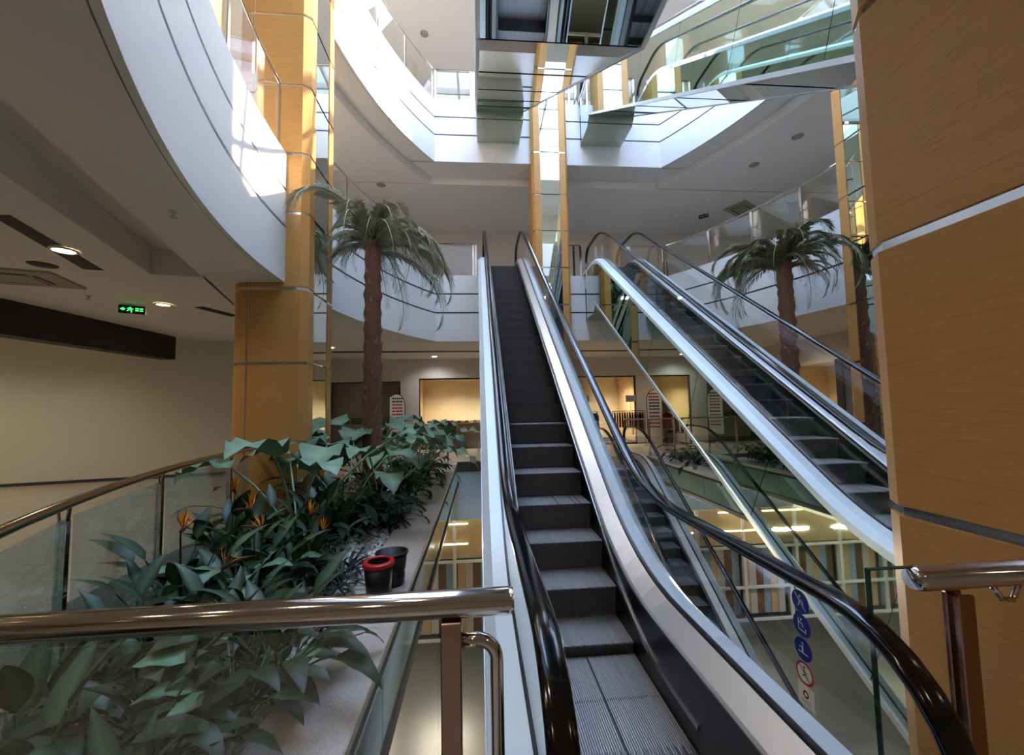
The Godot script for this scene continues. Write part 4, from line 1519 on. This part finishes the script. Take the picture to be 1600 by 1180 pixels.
func build_shops() -> void:
	var z := -13.0
	var far := setting("wall_far", "pale far wall with the shop windows", "wall")
	# piers and lintels around the openings
	var open := [[-6.9, -3.75, 2.68], [-3.05, 5.72, 2.78], [6.75, 7.35, 2.70], [7.9, 11.0, 2.70]]
	var x0 := -7.2
	for w in open:
		var st := begin()
		span_box(st, Vector3(x0, 0, z - 0.2), Vector3(w[0], CEIL0, z))
		part(far, "pier", st, M.pier_paint)
		st = begin()
		span_box(st, Vector3(w[0], w[2], z - 0.2), Vector3(w[1], CEIL0, z))
		part(far, "lintel", st, M.pier_paint)
		x0 = w[1]
	var s1 := begin()
	span_box(s1, Vector3(x0, 0, z - 0.2), Vector3(14.0, CEIL0, z))
	part(far, "pier", s1, M.pier_paint)
	var n := 2
	for w in open:
		if w[1] - w[0] < 1.0: continue
		var wn := setting("window_%d" % n, ["", "", "dark glazed shop window with a green band behind the palm trunk", "wide shop window lit yellow behind the far railing", "dark glazed shop window right of the flags"][n], "window")
		n += 1
		var panes := 2 if w[1] - w[0] < 4 else 5
		for i in panes:
			var a := lerpf(w[0], w[1], float(i) / panes)
			var b := lerpf(w[0], w[1], float(i + 1) / panes)
			var st := begin()
			span_box(st, Vector3(a + 0.004, 0.05, z - 0.11), Vector3(b - 0.004, w[2] - 0.04, z - 0.10))
			part(wn, "pane", st, M.glass_shop)
		var fr := begin()
		span_box(fr, Vector3(w[0], w[2] - 0.05, z - 0.14), Vector3(w[1], w[2], z - 0.06))
		span_box(fr, Vector3(w[0], 0, z - 0.14), Vector3(w[1], 0.06, z - 0.06))
		span_box(fr, Vector3(w[0], 0, z - 0.14), Vector3(w[0] + 0.05, w[2], z - 0.06))
		span_box(fr, Vector3(w[1] - 0.05, 0, z - 0.14), Vector3(w[1], w[2], z - 0.06))
		part(wn, "frame", fr, M.groove)
	# interior of the yellow shop
	var shop := setting("wall_shop", "yellow painted inner walls of the lit shop", "wall")
	var st := begin()
	span_box(st, Vector3(-3.4, 0, -16.6), Vector3(6.2, 3.0, -16.4))
	part(shop, "back_wall", st, M.shop_yellow)
	st = begin()
	span_box(st, Vector3(-3.4, 2.9, -16.6), Vector3(6.2, 3.0, z - 0.2))
	part(shop, "shop_ceiling", st, M.ceiling_paint)
	for x in [-3.4, 6.1]:
		st = begin()
		span_box(st, Vector3(x, 0, -16.6), Vector3(x + 0.1, 3.0, z - 0.2))
		part(shop, "side_wall", st, M.shop_orange)
	for x in [-1.9, 0.4, 2.9, 4.9]:
		downlight(Vector3(x, 2.9, -14.6), true, 9.0, "round ceiling light inside the yellow shop")
	# display island with goods behind the first window
	var isl := thing("display_counter", "low shop counter piled with small goods behind the far railing", "counter", "", Vector3(-1.6, 0, -13.9))
	st = begin()
	bevel_box(st, Vector3(0, 0.45, 0), Vector3(2.6, 0.9, 0.7), 0.02)
	part(isl, "cabinet", st, M.cloth_tan)
	st = begin()
	bevel_box(st, Vector3(0, 0.92, 0), Vector3(2.7, 0.05, 0.8), 0.01)
	part(isl, "top", st, M.print_dark)
	for i in 16:
		var g := thing("goods_box", "small wrapped goods box on the shop counter", "box", "goods on the shop counter", Vector3(-2.78 + i * 0.158, 0.95, -13.9 + rng.randf_range(-0.2, 0.2)), rng.randf() * 0.6)
		var s := begin()
		bevel_box(s, Vector3(0, 0.06, 0), Vector3(0.12, 0.12, 0.14), 0.01)
		part(g, "carton", s, [M.cloth_tan, M.shop_orange, M.print_red, M.print_white][i % 4])
		s = begin()
		box(s, Vector3(0, 0.1205, 0), Vector3(0.125, 0.004, 0.03))
		part(g, "ribbon", s, M.print_dark)
	# green band on the dark window
	var band := thing("window_decal", "blurred olive green band on the dark shop window", "decal", "window decals", Vector3(-5.0, 1.15, z - 0.094))
	st = begin()
	for i in 5:
		bevel_box(st, Vector3(-0.9 + i * 0.45, rng.randf_range(-0.03, 0.03), 0), Vector3(0.42, 0.26, 0.004), 0.0015)
	part(band, "film", st, M.print_green)
	# interiors behind the dark windows
	for w in [[-7.0, -3.6], [7.7, 11.2]]:
		st = begin()
		span_box(st, Vector3(w[0], 0, -15.2), Vector3(w[1], 3.0, -15.1))
		span_box(st, Vector3(w[0], 2.9, -15.2), Vector3(w[1], 3.0, z - 0.2))
		part(shop, "dim_room", st, M.pier_paint)
	st = begin()
	span_box(st, Vector3(6.3, 0, -14.8), Vector3(7.6, 2.9, -14.7))
	part(shop, "lobby_wall", st, M.print_white)
	feather_flag("feather flag with bent black pole beside the dark shop window", Vector3(-3.78, 0, -12.55), 0.35, -1.0, false)
	feather_flag("large feather flag with red and black print next to the clothes racks", Vector3(6.1, 0, -12.2), -0.2, 1.0, true)
	var tan_dark := [["cloth_dark", "black"], ["cloth_tan", "tan"], ["cloth_dark", "charcoal"], ["cloth_red", "maroon"]]
	clothes_rack("clothes rack of dark blue clothes under the yellow window", Vector3(3.2, 0, -11.9), 0.2, [["cloth_teal", "dark teal"], ["cloth_dark", "black"], ["cloth_teal", "navy teal"]], "250")
	clothes_rack("clothes rack of tan and black clothes before the flag", Vector3(5.1, 0, -12.3), -0.3, tan_dark, "250")
	clothes_rack("clothes rack with maroon and white clothes right of the flag", Vector3(6.9, 0, -12.1), 0.5, [["cloth_red", "maroon"], ["cloth_white", "white"], ["cloth_dark", "black"], ["cloth_red", "dark red"]], "")
	# warm shop on the right side
	var rw := setting("wall_right", "right hand shop wall with warm lit window", "wall")
	for b in [[[9.5, 0, 2.6], [9.7, CEIL0, -2.2]], [[9.5, 2.75, -2.2], [9.7, CEIL0, -11.0]], [[9.5, 0, -11.0], [9.7, CEIL0, -13.0]]]:
		st = begin()
		span_box(st, Vector3(b[0][0], b[0][1], b[0][2]), Vector3(b[1][0], b[1][1], b[1][2]))
		part(rw, "pier", st, M.pier_paint)
	st = begin()
	span_box(st, Vector3(12.4, 0, -2.0), Vector3(12.5, 3.0, -11.2))
	part(rw, "inner_wall", st, M.shop_yellow)
	st = begin()
	span_box(st, Vector3(9.7, 2.9, -2.0), Vector3(12.5, 3.0, -11.2))
	part(rw, "inner_ceiling", st, M.ceiling_paint)
	for e in [-2.1, -11.2]:
		st = begin()
		span_box(st, Vector3(9.7, 0, e), Vector3(12.5, 3.0, e + 0.1))
		part(rw, "inner_side", st, M.shop_orange)
	st = begin()
	bevel_box(st, Vector3(9.5, 1.4, -7.43), Vector3(0.26, 2.8, 0.26), 0.02)
	part(rw, "grey_post", st, M.groove)
	var wn := setting("window_5", "warm lit glass shopfront behind the dark palm", "window")
	for i in 4:
		st = begin()
		span_box(st, Vector3(9.56, 0.05, -2.2 - i * 2.2), Vector3(9.57, 2.73, -4.39 - i * 2.2))
		part(wn, "pane", st, M.glass_shop)
	for e in [-4.0, -6.4, -8.8]:
		downlight(Vector3(11.0, 2.9, e), true, 7.0, "round ceiling light inside the warm right hand shop")

func build_basement() -> void:
	var fl := setting("floor", "dark polished floor of the lower level", "floor")
	var st := begin()
	span_box(st, Vector3(-14, LB - 0.2, 7), Vector3(14, LB, -18))
	part(fl, "stone", st, M.floor_dark)
	var cl := setting("ceiling", "lower level ceiling under the ground floor", "ceiling")
	for p in [[[-14.0, 2.6], [-14.0, -18.0], [-4.3, -18.0], [-4.3, 2.6]], [[7.45, 2.6], [7.45, -18.0], [14.0, -18.0], [14.0, 2.6]], [[-14.0, 7.0], [-14.0, 2.62], [14.0, 2.62], [14.0, 7.0]], [[-4.3, -9.35], [-4.3, -18.0], [7.45, -18.0], [7.45, -9.35]]]:
		st = begin()
		var pp := []
		for q in p: pp.append(Vector2(q[0], q[1]))
		slab(st, pp, -1.75, -0.31)
		part(cl, "slab", st, M.ceiling_paint)
	for p in [[-6.0, -2.0, 6.0], [-6.0, -6.5, 6.0], [-10.0, -4.5, 6.0], [9.5, -2.0, 5.0], [9.5, -7.0, 5.0], [-3.0, 4.5, 2.4], [1.6, 4.5, 2.4], [6.0, 4.5, 2.4]]:  # unseen lamps added to brighten the lower level
		downlight(Vector3(p[0], -1.76, p[1]), false, p[2], "added fill light in the ceiling of the lower level")
	# fascia below the far railing, its blue reflection painted on
	var fa := setting("trim_4", "fascia below the far railing with a painted blue reflection", "trim")
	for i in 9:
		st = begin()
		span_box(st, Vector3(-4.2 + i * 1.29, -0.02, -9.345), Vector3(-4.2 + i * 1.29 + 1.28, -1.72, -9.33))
		part(fa, "glass_cladding", st, M.blue_reflection_clad)
	# shopfront of the lower level
	var sf := setting("wall_basement", "lower level shopfront with white frames and light tubes", "wall")
	var z := -9.75
	st = begin()
	span_box(st, Vector3(-13.9, -1.78, z - 0.2), Vector3(11.0, -3.0, z))
	part(sf, "beige_bulkhead", st, M.bulkhead_beige)
	for i in 16:
		st = begin()
		span_box(st, Vector3(-13.95 + i * 1.55, -1.78, z), Vector3(-13.95 + i * 1.55 + 0.10, LB, z + 0.06))
		part(sf, "mullion", st, M.frame_white)
	for y in [-3.08, -4.35, -5.36]:
		st = begin()
		span_box(st, Vector3(-13.9, y - 0.04, z), Vector3(11.0, y + 0.04, z + 0.05))
		part(sf, "rail", st, M.frame_white)
	for i in 16:
		for k in 2:
			var yy := [[-3.12, -4.31], [-4.39, -5.32]]
			st = begin()
			span_box(st, Vector3(-13.85 + i * 1.55, yy[k][0], z - 0.02), Vector3(-13.85 + i * 1.55 + 1.45, yy[k][1], z - 0.01))
			part(sf, "pane", st, M.glass)
	# backing displays; brown, cream and pale blue strips also stand in for reflections
	for i in 16:
		var o := thing("window_display", ["brown and cream display board behind the lower shop glass", "pale blue display board behind the lower shop glass", "russet display board behind the lower shop glass"][i % 3], "display", "display boards in the lower shopfront", Vector3(-13.85 + i * 1.55, LB, z - 0.25))
		for k in 6:
			st = begin()
			span_box(st, Vector3(0.02 + k * 0.24, 0.1, 0), Vector3(0.25 + k * 0.24, 2.25, 0.02 + 0.012 * (k % 3)))
			part(o, "board", st, [M.shop_orange, M.print_white, M.cloth_tan, M.display_blue][(k + i * 2) % 4])
	for y in [-1.95, -2.55]:
		for i in 8:
			var o := thing("light_tube", "warm light tube on the beige bulkhead of the lower shop", "light", "light tubes of the lower shop", Vector3(-9.8 + i * 2.4, y, z + 0.05))
			st = begin(true)
			tube(st, [Vector3(0, 0, 0), Vector3(1.5, 0, 0)], 0.02, 8)
			part(o, "tube_glow", st, M.tube_warm)
			st = begin()
			span_box(st, Vector3(-0.03, -0.03, -0.05), Vector3(1.53, 0.03, -0.022))
			part(o, "batten", st, M.frame_white)
			if y < -2.0:
				var l := AreaLight3D.new()
				l.name = "tube_light"
				o.add_child(l)
				l.area_size = Vector2(1.5, 0.06)
				l.position = Vector3(0.75, 0, 0.04)
				l.rotation.y = PI
				l.light_color = Color(1.0, 0.95, 0.84)
				l.light_energy = 9.0
				l.area_range = 20
				l.shadow_enabled = true
